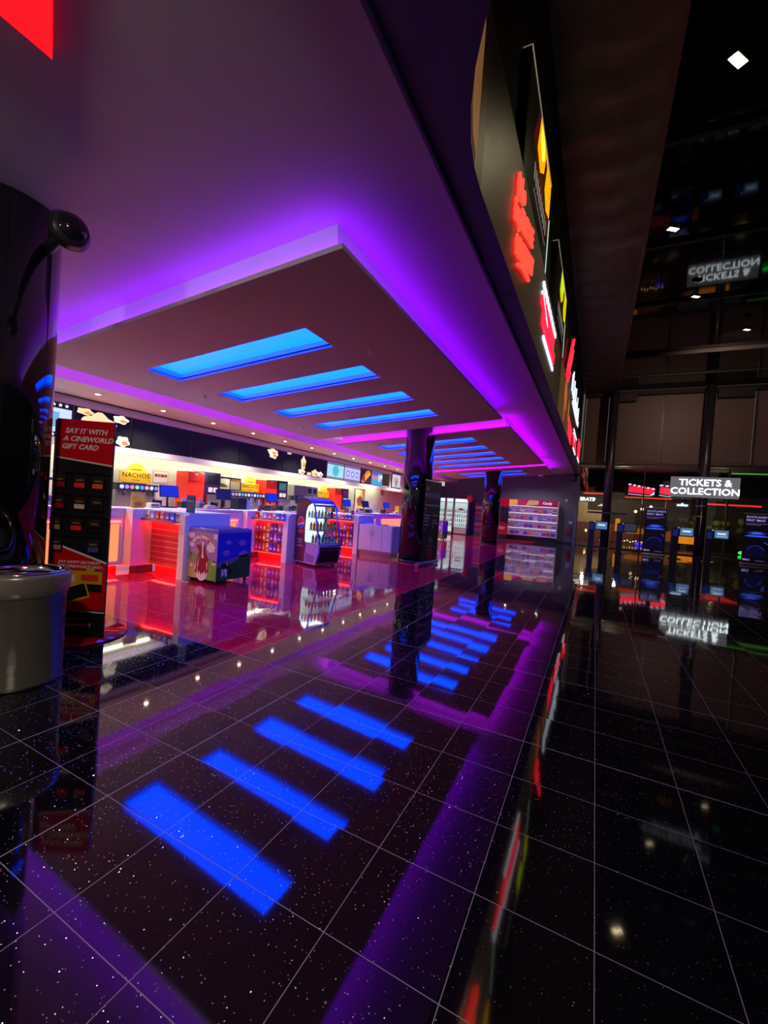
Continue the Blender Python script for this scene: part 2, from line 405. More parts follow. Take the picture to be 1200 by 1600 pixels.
RAFT3 = raft('ceiling_raft', 'farthest floating ceiling panel, above the sweet shelves', 19.95, 23.6, [(21.0, 21.6), (22.4, 23.0)], MAGENTA)
# sprinklers under the rafts
def sprk(x, y): return (x, y, 3.80+SL*(x+2.13))
g = G(); g.lathe([(0, 0), (.035, 0), (.035, -.008), (.012, -.012), (.012, -.045), (.03, -.05), (.03, -.055), (0, -.055)], P('#d8d0d4'), n=14)
sp0 = g.build('sprinkler_head', loc=sprk(-2.95, 5.1)); tag(sp0, '', 'sprinkler', 'sprinklers on the ceiling panels')
sl = ['white sprinkler head right of the nearest two blue slots', 'white sprinkler head near the far right corner of the nearest panel', 'white sprinkler head left of the nearest blue slots, by the counter', 'white sprinkler head left of the third blue slot, by the counter', 'white sprinkler head at the near right corner of the middle panel', 'white sprinkler head at the far right corner of the middle panel']
for i, p in enumerate(((-2.95, 5.1), (-3.0, 8.0), (-6.75, 5.55), (-6.75, 8.55), (-3.3, 12.9), (-2.85, 16.6))):
    q = sp0 if i == 0 else sp0.copy()
    if i: COL.objects.link(q)
    q.location = sprk(*p); q['label'] = sl[i]

# ================================================================ columns
def column(y, x, label):
    r = thing('round_column', label, 'column', (x, y, 0)); h = cz(x+.42)+.02
    g = G(); g.lathe([(0, 0), (.42, 0), (.42, h-.0), (0, h)], COLM, n=72); g.build('gloss_cladding', r)
    g = G()
    for a in (200, 245, 290, 335, 20, 65, 110, 155):
        a = math.radians(a+12); g.box((.4195*math.cos(a)-.002, .4195*math.sin(a)-.002, .02), (.4195*math.cos(a)+.002, .4195*math.sin(a)+.002, h-.05), BLK)
    g.build('panel_seam', r)
    g = G(); g.lathe([(.421, .001), (.428, .001), (.428, .06), (.421, .06)], DSTEEL, n=60); g.build('base_ring', r)
    return r
column(1.74, -4.80, 'black gloss round column behind the waste bin at the left edge')
column(11.35, -4.68, 'black gloss round column with the dark menu banner beside it')
column(21.1, -4.66, 'farthest black gloss round column, by the second gift card stand')
# camera housing on the left column
t = thing('security_camera', 'black round camera housing mounted high on the left column', 'camera', (-4.28, 1.90, 3.62), math.radians(-8))
g = G(); g.cyl((-.15, 0, 0), (.30, 0, 0), .045, BLK); g.build('bracket', t)
g = G(); g.cyl((.28, 0, 0), (.34, 0, 0), .12, BLK, .15, 28); g.cyl((.34, 0, 0), (.42, 0, 0), .15, BLK, .11, 28); g.build('housing', t)
g = G(); g.ball((.40, 0, 0), .105, mk('smoked_dome', (.01, .005, .015), .08), 12, (.7, 1, 1)); g.build('dome', t)

# ================================================================ glazed hall: poles, sign, kiosks, banners
for i, (x, y) in enumerate(((.52, 26.6), (4.86, 26.75))):
    t = thing('steel_pole', ['dark round steel pole beside the wall corner', 'dark round steel pole behind the tickets sign'][i], 'pole', (x, y, 0))
    g = G(); g.cyl((0, 0, .02), (0, 0, 8.85), .22, DSTEEL, .20, 32); g.build('shaft', t)
    g = G(); g.cyl((0, 0, 0), (0, 0, .04), .30, DSTEEL, n=32); g.build('base_plate', t)
    if i == 0:
        g = G(); g.box((-.95, -.28, 1.93), (1.0, -.2, 2.03), DSTEEL); g.build('cross_arm', t)
    else:
        g = G(); g.cyl((0, 0, 2.62), (0, 0, 2.68), .26, STEEL, n=32); g.build('collar', t)
t = thing('hanging_sign', 'grey illuminated sign reading TICKETS & COLLECTION', 'sign', (3.34, 26.0, 3.05))
g = G(); g.box((0, 0, 0), (2.82, .14, 1.03), mk('sign_grey', (.13, .13, .145), .5, 0, (.5, .5, .56), .22), .01); g.build('sign_box', t)
SW = ER((.85, .97, 1.0), 3.0, 'tickets_letter_face')
text('lettering', 'TICKETS &', .46, (1.42, -.012, .73), FX, UP, SW, t, .01, .004)
text('lettering', 'COLLECTION', .46, (1.42, -.012, .29), FX, UP, SW, t, .01, .004)
g = G()
for x in (.55, 1.42, 2.2): g.cyl((x, .07, -.16), (x, .07, 0), .015, STEEL, n=8)
g.build('hanger_rod', t)
t = thing('support_mast', 'thin pale mast with two cross bars below the tickets sign', 'mast', (4.74, 26.1, 0))
g = G(); g.cyl((0, 0, 0), (0, 0, 2.88), .022, STEEL, n=10); g.build('mast_tube', t)
g = G(); g.cyl((-.22, 0, 2.62), (.22, 0, 2.62), .018, STEEL, n=8); g.build('cross_bar', t)
g = G(); g.cyl((-.3, 0, 2.1), (.22, 0, 2.1), .025, STEEL, n=8); g.build('cross_bar', t)
SCRB = mk('kiosk_screen', (.02, .03, .06), .2, 0, (.10, .22, .45), .8)
def kiosk(x, label, on, y=23.5):
    t = thing('ticket_kiosk', label, 'ticket machine', (x, y, 0), 0, 'ticket machines in front of the glass')
    g = G(); g.box((0, 0, 0), (.26, .22, 1.48), mk('kiosk_navy', (.012, .012, .03), .35), .01); g.box((-.05, -.05, 0), (.42, .4, .03), BLK); g.build('pillar', t)
    g = G(); g.box((.03, -.015, 1.08), (.23, 0, 1.40), mk('card_reader_blue', (.02, .05, .2), .3, 0, (.01, .05, .5), .16), .005); g.build('card_reader', t)
    g = G(); g.box((.27, -.02, 1.08), (.84, .12, 1.52), BLK, .015); g.build('head', t)
    g = G(); g.box((.31, -.026, 1.13), (.80, -.02, 1.48), SCRB if on else mk('dim_screen', (.02, .02, .04), .2, 0, (.10, .12, .22), .25)); s = g.build('screen', t)
    if on:
        g = G(); g.box((.40, -.03, 1.29), (.71, -.026, 1.37), E('#dfeeff', .9)); 
        if on > 1: g.box((.38, -.03, 1.2), (.74, -.026, 1.23), E('#dfeeff', .6))
        g.build('screen_text', s)
    g = G(); g.ball((.24, -.02, 1.47), .028, E('#b8a8ff', 1.0), 6); g.build('status_lamp', t)
kiosk(-.26, 'leftmost ticket machine, nearest the wall corner', 1); kiosk(.98, 'ticket machine with dark screen right of the left pole', 0)
kiosk(3.22, 'ticket machine with lit screen left of the right pole', 1); kiosk(4.50, 'ticket machine right of the right pole, with two text lines', 2)
NAVYP = mk('banner_navy', (.012, .01, .05), .5); SILV = mk('roller_silver', (.55, .55, .6), .3, .8)
def imax(x, w, label, y=24.6):
    t = thing('roller_banner', label, 'banner', (x, y, 0), 0, 'blue film banners by the window')
    g = G(); g.box((0, 0, .10), (w, .006, 2.32), NAVYP); g.build('banner_sheet', t)
    g = G(); g.box((-.03, -.12, 0), (w+.03, .14, .09), SILV, .02); g.box((-.03, -.13, .035), (w+.03, -.12, .05), BLK); g.build('base_cassette', t)
    g = G(); g.box((-.01, -.012, 2.32), (w+.01, .02, 2.37), SILV); g.build('top_rail', t)
    g = G()
    B1, B2, B3 = E('#2038c8', .45), E('#4868f0', .8), E('#141a70', .35)
    for k in range(12):   # flare of light over a ring of spokes
        a = PI*k/11; g.prism([(.0, .0), (.40*math.cos(a), .42*math.sin(a)), (.38*math.cos(a+.09), .40*math.sin(a+.09))], (w/2, -.001, .42), FX, UP, (0, -.002, 0), B3)
    g.prism(blob(0, 0, .33, .10, 24, .1, 7), (w/2, -.002, 1.45), FX, UP, (0, -.003, 0), B1)
    g.prism(blob(0, 0, .20, .045, 24, .1, 5), (w/2, -.005, 1.47), FX, UP, (0, -.002, 0), B2)
    g.prism(blob(0, 0, .42, .03, 20, 0), (w/2, -.004, 1.33), FX, UP, (0, -.002, 0), B2)
    g.prism(arc(0, 0, .34, 20, 160)+arc(0, 0, .30, 160, 20), (w/2, -.002, .58), FX, UP, (0, -.002, 0), B1)
    g.prism([(0, 0), (.14, -.1), (.13, -.12), (-.01, -.01)], (w*.8, -.002, 1.1), FX, UP, (0, -.002, 0), B2)
    g.build('artwork', t)
    LT = E('#b8a8ff', .8)
    text('lettering', "SCOTLAND'S", .135, (.07, -.003, 2.19), FX, UP, LT, t, .002, .0008, align='LEFT')
    text('lettering', 'FIRST IMAX', .135, (.07, -.003, 2.04), FX, UP, LT, t, .002, .0008, align='LEFT')
    text('lettering', 'IMAX', .11, (.04, -.003, .24), FX, UP, LT, t, .002, .0008, align='LEFT')
    g = G(); g.box((.07, -.004, 1.89), (.83, 0, 1.91), E('#8070c0', .5)); g.box((.07, -.004, 1.83), (.6, 0, 1.85), E('#8070c0', .5)); g.box((.5, -.004, .21), (.82, 0, .23), E('#8070c0', .5)); g.build('small_print', t)
imax(2.20, .92, "blue SCOTLAND'S FIRST IMAX banner between the two poles"); imax(6.08, .95, "blue SCOTLAND'S FIRST IMAX banner at the right edge")
# spotlights in the dark hall
def spotlight(x, y, z, label, tilt, s, col=(1.0, .80, .45), strength=45):
    t = thing('ceiling_spotlight', label, 'spotlight', (x, y, z), tilt, 'spotlights high in the dark hall')
    g = G(); g.cyl((0, 0, 0), (0, 0, .16), .01, BLK, n=8); g.build('stem', t)
    g = G(); g.box((-s, -s*.55, -.05), (s, s*.55, .02), BLK, .01); g.build('housing', t)
    g = G(); g.box((-s*.85, -s*.4, -.056), (s*.85, s*.4, -.05), ER(col, strength*.35, 'spot_lens_%g' % strength)); g.build('lens', t)
spotlight(1.43, 7.97, 8.72, 'bright warm spotlight near the top right corner', .9, .16, strength=60)
spotlight(1.17, 12.02, 8.72, 'warm twin spotlight below the brightest one', .6, .14, strength=25)
spotlight(2.28, 15.82, 8.72, 'small white spotlight left of the mirrored sign', .6, .13, strength=8)
spotlight(4.31, 18.98, 8.72, 'small warm spotlight above the right blinds', .6, .13, strength=6)
lamp('hall_spot_near', 'SPOT', (1.43, 7.97, 8.6), 260, (1.0, .82, .5), .08, (0, 0, 0), 2.0)
lamp('hall_spot_mid', 'SPOT', (1.17, 12.02, 8.6), 200, (1.0, .82, .55), .08, (.5, 0, 0), 2.0)
lamp('hall_spot_far', 'SPOT', (4.31, 18.98, 8.6), 500, (1.0, .62, .45), .1, (1.15, 0, 0), 1.9)

# ================================================================ signs on the curved fascia
XF = -1.0
def ftext(name, body, size, y, z, mat, parent, **k):
    return text(name, body, size, (0.03, y, z), (0, .96, .28), (0, -.28, .96), mat, parent, **k)
t = thing('neon_sign', "red neon sign reading NO EXPERIENCE NECESSARY", 'neon sign', (XF, 4.3, 4.3))
ftext('lettering', 'No', .32, .42, .82, NEONR, t, bold=.006, shear=.25, ext=.015)
ftext('lettering', 'ExpERiENCE', .29, .74, .64, NEONR, t, bold=.003, shear=.2, ext=.015, xs=.80)
ftext('lettering', 'NECESSARY', .29, .90, .36, NEONR, t, bold=.003, shear=.2, ext=.015, xs=.78)
g = G(); g.tube([(.03, .52+.12*i, .08+.04*math.sin(PI*i/6)+.03*i) for i in range(7)], .022, NEONR); g.build('underline_stroke', t)
def capsule(g, y, z, w, h, m, d=.03, x=0.0, sk=0): g.prism([(a+sk*b, b) for a, b in arc(w/2, 0, h/2, -90, 90, 5)+arc(-w/2, 0, h/2, 90, 270, 5)], (x, y, z), FY, UP, (d, 0, 0), m)
def marquee(y, z, sc, label, L):
    t = thing('illuminated_sign', label, 'illuminated sign', (XF, y, z), 0)
    g = G()
    for k in range(9): capsule(g, .10+L*(k+.5)/9.2, .80*sc, L/9.2*.55, .085*sc, NEONW)
    g.build('upper_lettering', t)
    g = G(); n = 9
    for row, (zz, a, b) in enumerate(((.55, .02, .90), (.32, .12, 1.0))):
        for k in range(n):
            yy = L*(a+(b-a)*k/n); w = L*(b-a)/n*.86
            g.prism([(0, 0), (w, 0), (w*1.12, .2*sc), (w*.12, .2*sc)], (0, yy, zz*sc-.1*sc), FY, UP, (.03, 0, 0), NEONR2)
    g.build('main_lettering', t)
    g = G(); pts = [(.02, .02+i*L*.09, .62*sc-.055*sc*i) for i in range(5)]
    g.tube(pts, .02, NEONW)
    for k in range(8): g.prism([(0, 0), (L*.085, 0), (L*.09, .07*sc), (L*.005, .07*sc)], (0, L*(.22+.095*k), .07*sc), FY, UP, (.03, 0, 0), NEONW)
    g.build('lower_lettering', t); return t
marquee(6.85, 4.45, 1.0, 'red and white illuminated sign with slanted block lettering, nearer the camera', 2.3)
marquee(17.6, 4.25, .95, 'farther red block-letter illuminated sign low on the fascia', 2.6)
# script sign, white over red
t = thing('illuminated_sign', 'tall red stroke and white lettering sign high on the fascia', 'illuminated sign', (XF, 12.6, 4.9))
g = G()
g.tube([(.03, 0, .75), (.03, .5, 1.25), (.03, 1.0, 1.75), (.03, 1.35, 2.1)], .045, NEONR2); g.tube([(.03, .1, .7), (.03, .75, 1.15), (.03, 1.3, 1.75)], .045, NEONR2)
g.tube([(.03, .1, .72), (.03, .3, .55), (.03, .7, .9)], .045, NEONR2)
for k in range(5): g.prism([(0, 0), (.16, 0), (.24, .55), (.08, .55)], (0, 2.0+.42*k, -.62-.02*k), FY, UP, (.03, 0, 0), NEONR2)
g.build('red_script', t)
g = G()
for k in range(14):
    h = .55+.3*math.sin(k*2.3); g.prism([(0, 0), (.2, 0), (.34, h), (.12, h)], (0, 2.3+.42*k, .85-.01*k), FY, UP, (.03, 0, 0), NEONW)
for k in range(10): g.prism([(0, 0), (.22, 0), (.26, .12), (.04, .12)], (0, 3.2+.4*k, .62), FY, UP, (.03, 0, 0), NEONW)
g.build('white_script', t)
t = thing('illuminated_sign', 'last small red illuminated sign near the far wall', 'illuminated sign', (XF, 22.0, 4.4))
g = G()
for k in range(6): g.prism([(0, 0), (.28, 0), (.36, .8), (.08, .8)], (0, .1+.34*k, .2), FY, UP, (.03, 0, 0), NEONR2)
g.box((0, .1, .05), (.03, 2.1, .13), NEONW); g.build('lettering', t)
# lightboxes above the fascia
FILMK = mk('film_black', (.006, .004, .004), .3)
def lightbox(y0, y1, label, cols, words):
    t = thing('film_lightbox', label, 'lightbox', (-1.12, y0, 5.52)); w = y1-y0; h = 1.42
    g = G(); g.box((0, 0, 0), (.10, w, h), BLK); g.build('case', t)
    g = G(); g.box((.10, .04, .04), (.104, w-.04, h-.04), FILMK); g.build('film_sheet', t)
    g = G(); c1, c2, c3 = cols
    g.prism([(w*.2, h*.55), (w*.5, h*.45), (w*.97, h*.35), (w*.97, h*.96), (w*.35, h*.96)], (.104, 0, 0), FY, UP, (.002, 0, 0), c3)
    g.prism([(w*.34, h*.62), (w*.48, h*.55), (w*.62, h*.70), (w*.80, h*.52), (w*.97, h*.60), (w*.97, h*.97), (w*.40, h*.97)], (.105, 0, 0), FY, UP, (.003, 0, 0), c1)
    g.prism([(w*.42, h*.80), (w*.52, h*.70), (w*.62, h*.82), (w*.58, h*.96), (w*.44, h*.96)], (.107, 0, 0), FY, UP, (.003, 0, 0), c2)
    g.prism([(w*.60, h*.60), (w*.66, h*.50), (w*.72, h*.88), (w*.66, h*.9)], (.107, 0, 0), FY, UP, (.004, 0, 0), c3)
    g.build('film_picture', t)
    g = G()
    for k in range(9): g.box((.104, w*(.30+.065*k), h*.30), (.108, w*(.30+.065*k)+w*.035, h*.44), E('#9a9288', .5))
    for k in range(14): g.box((.104, w*(.32+.04*k), h*.20), (.108, w*(.32+.04*k)+w*.02, h*.23), E('#9a9288', .35))
    g.build('title_lettering', t)
    g = G(); g.box((.0, w, .0), (.11, w+.015, h*.62), E('#c8f0d8', 1.0)); g.box((0, 0, h), (.11, w, h+.012), E('#b0a890', .5)); g.build('edge_light', t)
lightbox(4.95, 7.25, 'film lightbox with yellow flame picture, nearest above the fascia', (E('#ffb400', 1.0), E('#fff040', 1.2), E('#5a1c06', .5)), 0)
lightbox(8.7, 11.3, 'film lightbox with yellow-green picture, second above the fascia', (E('#d8d000', 1.0), E('#b8ff30', 1.0), E('#30240a', .5)), 0)
# orange face panel on the fascia
t = thing('poster_panel', 'orange and brown picture panel on the fascia between two signs', 'poster', (XF, 11.0, 4.18))
g = G(); g.box((0, 0, 0), (.02, 3.5, 1.22), mk('poster_brown', (.09, .05, .025), .4, 0, (.25, .12, .05), .3)); g.build('sheet', t)
g = G()
g.prism(blob(1.7, .8, .45, .42, 20, .06), (.02, 0, 0), FY, UP, (.004, 0, 0), E('#e07040', .7)); g.prism(blob(1.5, .35, .22, .3, 20, .1), (.02, 0, 0), FY, UP, (.005, 0, 0), E('#d06838', .6))
for k in range(6): g.prism([(0, 0), (.1, 0), (.8, 1.1), (.68, 1.1)], (.02, .25+.42*k, .05), FY, UP, (.003, 0, 0), E('#8a5428', .35))
g.prism(blob(3.2, .7, .28, .35, 20, .08), (.02, 0, 0), FY, UP, (.006, 0, 0), E('#d07848', .6))
g.build('picture', t)
# near film picture on the curved part
g = G(); seg = arcp[1:9]
for (a, b) in zip(seg, seg[1:]):
    g.poly([(a[0]+.01, a[1], 4.2), (b[0]+.01, b[1], 4.2), (b[0]+.01, b[1], 5.2), (a[0]+.01, a[1], 5.2)], mk('copper_film', (.55, .25, .10), .25, 0, (.6, .25, .08), .25))
tag(g.build('curved_poster'), 'glossy copper-coloured picture on the curved end of the fascia', 'poster')
# red lit sign at the top left
t = thing('ceiling_sign', 'red illuminated sign with a pointed corner at the top left', 'sign', (-2.957, 1.256, cz(-2.957)-.062))
g = G(); g.prism([(0, 0), (-.0, -.9), (.5, -1.1), (1.0, -.46)], (0, 0, 0), (1, 0, .085), FY, (0, 0, .06), ER((1, .004, .008), 1.6, 'red_acrylic'), mk('red_edge', (.3, 0, 0), .4, 0, (1, 0, 0), .5)); g.build('lit_face', t)
g = G(); g.box((.2, -.6, .05), (.4, -.4, .10), BLK); g.build('fixing', t)

# ================================================================ waste bin
t = thing('waste_bin', 'round bronze waste bin with chrome ring at the lower left', 'bin', (-4.05, 1.70, 0))
BIN = noise_rough('bronze_enamel', (.23, .20, .155), .28, 9, .1, 0, .1, .35)
g = G(); g.lathe([(0, .005), (.292, .005), (.298, .02), (.300, .70), (.308, .705), (.308, .715), (0, .715)], BIN, n=72); g.build('body', t)
g = G(); g.lathe([(.306, .70), (.310, .705), (.324, .76), (.326, .84), (.324, .862), (.316, .87), (.27, .872), (.262, .862), (.262, .80), (.304, .74)], BIN, n=72); g.build('collar', t)
g = G(); g.lathe([(.275, .870), (.285, .879), (.262, .884), (.235, .874), (.222, .85), (.222, .76), (.23, .76), (.24, .85)], CHROME, n=72); g.build('chrome_ring', t)
g = G(); g.lathe([(0, .70), (.225, .70), (.225, .76)], BLK, n=40); g.build('liner', t)
g = G(); g.lathe([(.300, .0), (.305, .0), (.305, .02), (.299, .02)], BLK, n=60); g.build('foot_ring', t)

# ================================================================ gift card stand
CRED = P('#d00c18', .3); CBLK = mk('card_black', (.012, .009, .012), .35); CWHT = P('#e8dcd8', .4)
def gift_stand(loc, rz, label, flip=False):
    t = thing('gift_card_stand', label, 'display stand', loc, rz)
    g = G(); g.lathe([(0, 0), (.44, 0), (.455, .008), (.45, .016), (0, .022)], mk('red_gloss_base', (.30, .004, .01), .08), c=(-.05, .12, 0), n=64); g.build('round_base', t)
    g = G(); g.box((-.285, -.0, .02), (.285, .03, 2.24), CBLK, .004); g.build('board', t)
    g = G(); g.box((-.325, .03, .02), (.25, .045, 2.235), P('#b8b0c0', .4)); g.build('backing_board', t)
    g = G()
    q = -.0015
    g.prism([(-.285, 1.86), (.285, 1.80), (.285, 2.235), (-.285, 2.245)], (0, 0, 0), FX, UP, (0, q, 0), CRED)
    g.prism([(-.285, 1.845), (.285, 1.785), (.285, 1.80), (-.285, 1.86)], (0, 0, 0), FX, UP, (0, q*1.2, 0), CWHT)
    g.prism([(-.285, .30), (.285, .30), (.285, .78), (-.285, .97)], (0, 0, 0), FX, UP, (0, q, 0), CRED)
    g.prism([(-.285, .97), (.285, .78), (.285, .80), (-.285, .99)], (0, 0, 0), FX, UP, (0, q*1.2, 0), CWHT)
    g.prism([(-.285, .29), (.285, .27), (.285, .282), (-.285, .302)], (0, 0, 0), FX, UP, (0, q*1.2, 0), CWHT)
    g.prism([(-.285, .03), (.285, .03), (.285, .27), (-.285, .29)], (0, 0, 0), FX, UP, (0, q, 0), CBLK)
    g.build('printed_panel', t)
    g = G(); GOLD = P('#d8a030', .3)
    g.box((-.12, -.004, .535), (.25, -.0015, .70), GOLD); g.box((.09, -.006, .70), (.17, -.0015, .735), GOLD)
    g.box((.04, -.006, .60), (.21, -.004, .665), P('#e03c28', .35)); g.box((.03, -.005, .49), (.25, -.002, .57), CBLK)
    g.box((-.12, -.006, .58), (-.02, -.004, .66), P('#e8c8a0', .4))
    c, s = math.cos(.33), math.sin(.33); M = Matrix.Translation((-.02, 0, .47)) @ Matrix.Rotation(-.33, 4, 'Y')
    g.box((-.14, -.008, -.085), (.14, -.005, .075), GOLD, M=M); g.box((-.14, -.010, -.062), (.125, -.008, .07), CBLK, M=M)
    g.build('card_picture', t)
    O = -.004
    text('lettering', 'SAY IT WITH', .072, (-.20, O, 2.125), FX, UP, CWHT, t, .001, .002, .25, 'LEFT')
    text('lettering', 'A CINEWORLD', .072, (-.215, O, 2.045), FX, UP, CWHT, t, .001, .002, .25, 'LEFT')
    text('lettering', 'GIFT CARD', .072, (-.23, O, 1.965), FX, UP, CWHT, t, .001, .002, .25, 'LEFT')
    text('lettering', 'SAY HAPPY BIRTHDAY', .042, (-.20, O, .785), FX, UP, CWHT, t, .001, .0006, .3, 'LEFT')
    text('lettering', 'THE CINEWORLD WAY...', .042, (-.21, O, .742), FX, UP, CWHT, t, .001, .0006, .3, 'LEFT')
    text('lettering', 'feel more at', .034, (-.10, O, .205), FX, UP, CWHT, t, .001, 0, 0, 'LEFT')
    text('lettering', 'cineworld', .066, (-.105, O, .145), FX, UP, CWHT, t, .001, .0008, 0, 'LEFT')
    g = G(); g.prism([(.05*math.cos(PI/2+k*PI/5)*(1 if k % 2 == 0 else .45), .05*math.sin(PI/2+k*PI/5)*(1 if k % 2 == 0 else .45)) for k in range(10)], (-.155, -.0015, .15), FX, UP, (0, -.002, 0), CRED); g.build('star_emblem', t)
    g = G()
    for z in (1.64, 1.42, 1.20, .995): g.box((-.285, -.03, z+.06), (.285, -.001, z+.066), CBLK)
    for z in (1.64, 1.42, 1.20, .995):
        for x in (-.18, 0, .18): g.cyl((x, 0, z+.05), (x, -.07, z+.05), .003, DSTEEL, n=6)
    g.build('hook_rail', t)
    return t
GS = (-4.70, 2.45, 0); GR = math.radians(29)
gift_stand(GS, GR, 'tall red and black gift card stand beside the waste bin')
def l2w(loc, rz, p): c, s = math.cos(rz), math.sin(rz); return (loc[0]+c*p[0]-s*p[1], loc[1]+s*p[0]+c*p[1], loc[2]+p[2])
cards = [(-.20, 1.60, '#b01020'), (0, 1.60, '#ff3030'), (.18, 1.60, '#f06030'), (-.20, 1.385, '#a81020'), (.01, 1.385, '#e8c0a8'), (.18, 1.385, '#181010'), (-.22, 1.165, '#b08060'), (-.01, 1.165, '#ff2828'), (.17, 1.165, '#181010'), (-.20, .96, '#c07868'), (.17, .955, '#5048a0')]
names = ['dark red', 'bright red', 'orange', 'dark red', 'cream', 'all-black', 'tan', 'bright red', 'all-black', 'pale pink', 'violet']
pos = ['left of the top row', 'middle of the top row', 'right of the top row', 'left of the second row', 'middle of the second row', 'right of the second row', 'left of the third row', 'middle of the third row', 'right of the third row', 'left of the bottom row', 'right of the bottom row']
for (x, z, c), nm, ps in zip(cards, names, pos):
    t = thing('gift_card_pack', '%s-fronted gift card pack, %s on the tall stand' % (nm, ps), 'gift card', l2w(GS, GR, (x, -.045, z)), GR, 'gift card packs on the tall stand')
    g = G(); g.box((-.055, -.004, -.055), (.055, .008, .075), P('#2a2018', .4), .002); g.build('sleeve', t)
    g = G(); g.box((-.05, -.006, -.045), (.05, -.004, .0), P(c, .3)); g.box((-.035, -.006, .02), (.035, -.004, .035), P('#8a6a48', .4)); g.build('card_front', t)

# ================================================================ counters
def front_panel(g, y0, y1, x):     # orange lit panel in a frame, facing +X
    g.box((x-.01, y0, .20), (x+.004, y1, .92), ORANGE)
def till_counter(y0, y1, x, label, panels):
    t = thing('till_counter', label, 'counter', (x, y0, 0)); L = y1-y0
    g = G(); g.box((-.75, 0, .15), (-.03, L, 1.15), WHITE); g.build('body', t)
    g = G(); g.box((-.78, 0, 1.15), (.02, L, 1.20), WHITE, .006); g.build('worktop', t)
    g = G(); g.box((-.70, 0, 0), (-.16, L, .15), REDLAM); g.build('plinth', t)
    g = G(); g.box((-.03, 0, 1.0), (.0, L, 1.15), WHITE); g.box((-.03, 0, .15), (0, L, .2), WHITE)
    e = 0
    for a, b in panels: g.box((-.03, e, .2), (0, a-y0, 1.0), WHITE); e = b-y0
    g.box((-.03, e, .2), (0, L, 1.0), WHITE); g.build('fascia_frame', t)
    g = G(); g.box((-.15, .02, .135), (-.06, L-.02, .149), REDLED); g.build('plinth_light', t)
    for a, b in panels:
        g = G(); g.box((-.030, a-y0+.04, .22), (-.022, b-y0-.04, .90), ORANGE); g.build('lit_panel', t)
        g = G(); g.box((-.030, a-y0+.02, .93), (-.012, b-y0-.02, .96), REDLED); g.build('panel_light', t)
    return t
till_counter(.8, 4.77, -7.74, 'nearest length of white till counter with orange lit front, behind the gift card stand', [(1.0, 2.6), (2.7, 4.74)])
till_counter(6.10, 7.82, -7.9, 'white till counter with orange lit front behind the ice cream freezer', [(6.3, 7.7)])
till_counter(9.17, 10.92, -8.05, 'white till counter length behind the drinks cooler', [(9.4, 10.7)])
till_counter(12.27, 19.8, -7.9, 'farthest length of white till counter behind the first column', [(12.5, 15.0), (15.5, 18.5)])
g = G(); 
t = thing('back_counter', 'long white back counter under the menu screens', 'counter', (-10.895, .5, 0))
g.box((.0, 0, 0), (.85, 20, .98), WHITE); g.build('cupboard', t); g = G(); g.box((0, 0, .98), (.9, 20, 1.02), WHITE); g.build('worktop', t)
def module(name, label, yf, xl, xr, kind):
    """projecting display unit: its slatted end faces the camera"""
    t = thing(name, label, 'display unit', (xl, yf, 0)); w = xr-xl; D = .95
    g = G(); g.box((0, .06, .17), (w-.15, D, 1.15), WHITE); g.box((-.22, -.36, .15), (0, D, 1.15), WHITE); g.box((-.75, -.355, .15), (-.22, D, 1.15), WHITE); g.build('body', t)
    g = G(); g.box((-.75, -.355, 1.15), (0, D, 1.20), WHITE, .005); g.box((0, .0, 1.15), (w, D, 1.20), WHITE, .005); g.build('worktop', t)
    g = G(); g.box((w-.15, -.08, 0), (w, D, 1.15), WHITE); g.build('end_post', t)
    g = G(); g.box((-.2, -.24, 0), (-.02, .1, .15), DSTEEL); g.box((0, .14, 0), (w-.15, .2, .17), STEEL if kind == 'x' else REDLAM); g.build('plinth', t)
    g = G(); g.box((0, .02, .17), (w-.15, .06, 1.0), REDLAM)
    for k in range(8): g.box((0, .012, .20+.105*k), (w-.15, .022, .212+.105*k), P('#f09088', .3))
    g.build('slatted_panel', t)
    g = G(); g.box((-.1, -.2, 1.0), (w-.15, .02, 1.02), REDLAM); g.box((-.1, -.205, 1.0), (w-.15, -.2, 1.045), mk('ledge_lip', (.2, .15, .2), .3)); g.build('ledge', t)
    g = G(); g.box((.02, -.08, .985), (w-.17, -.04, .998), REDLED); g.box((.02, .07, .155), (w-.17, .12, .168), REDLED); g.build('red_light', t)
    return t
module('sweet_display', 'white display unit with bare red slatted end, beside the ice cream freezer', 5.13, -7.5, -6.45, 's')
module('sweet_display', 'white display unit with hanging sweet bags, left of the drinks cooler', 8.2, -7.75, -6.68, 's')
module('sweet_display', 'white display unit with hanging sweet bags, right of the drinks cooler', 11.3, -7.6, -6.5, 's')

# bags
def bag_mesh(w, h, d, c1, c2, c3, foot=False):
    g = G(); nx, nz = 6, 8; bm = g.bm
    i1, i2 = g.mi(c1), g.mi(c2); i3 = g.mi(c3)
    def pt(i, k, s):
        u = i/nx; v = k/nz; th = d*(math.sin(PI*u)**.5)*(math.sin(PI*min(1, v*.9+.03))**.6 if not foot else (1-v)**.7)
        ww = w*(1-.10*math.sin(PI*v)); return ((u-.5)*ww, -s*th*.5+.004*math.sin(9*u+5*v)*(1 if 0 < i < nx else 0), v*h)
    for s in (1, -1):
        vs = [[bm.verts.new(pt(i, k, s)) for k in range(nz+1)] for i in range(nx+1)]
        for i in range(nx):
            for k in range(nz):
                q = (vs[i][k], vs[i+1][k], vs[i+1][k+1], vs[i][k+1])
                f = bm.faces.new(q if s == 1 else q[::-1]); f.smooth = True
                f.material_index = i2 if (2 <= k <= 3 and 1 <= i <= 4) else (i3 if k >= nz-2 else i1)
    bmesh.ops.remove_doubles(bm, verts=bm.verts, dist=.0008)
    return g
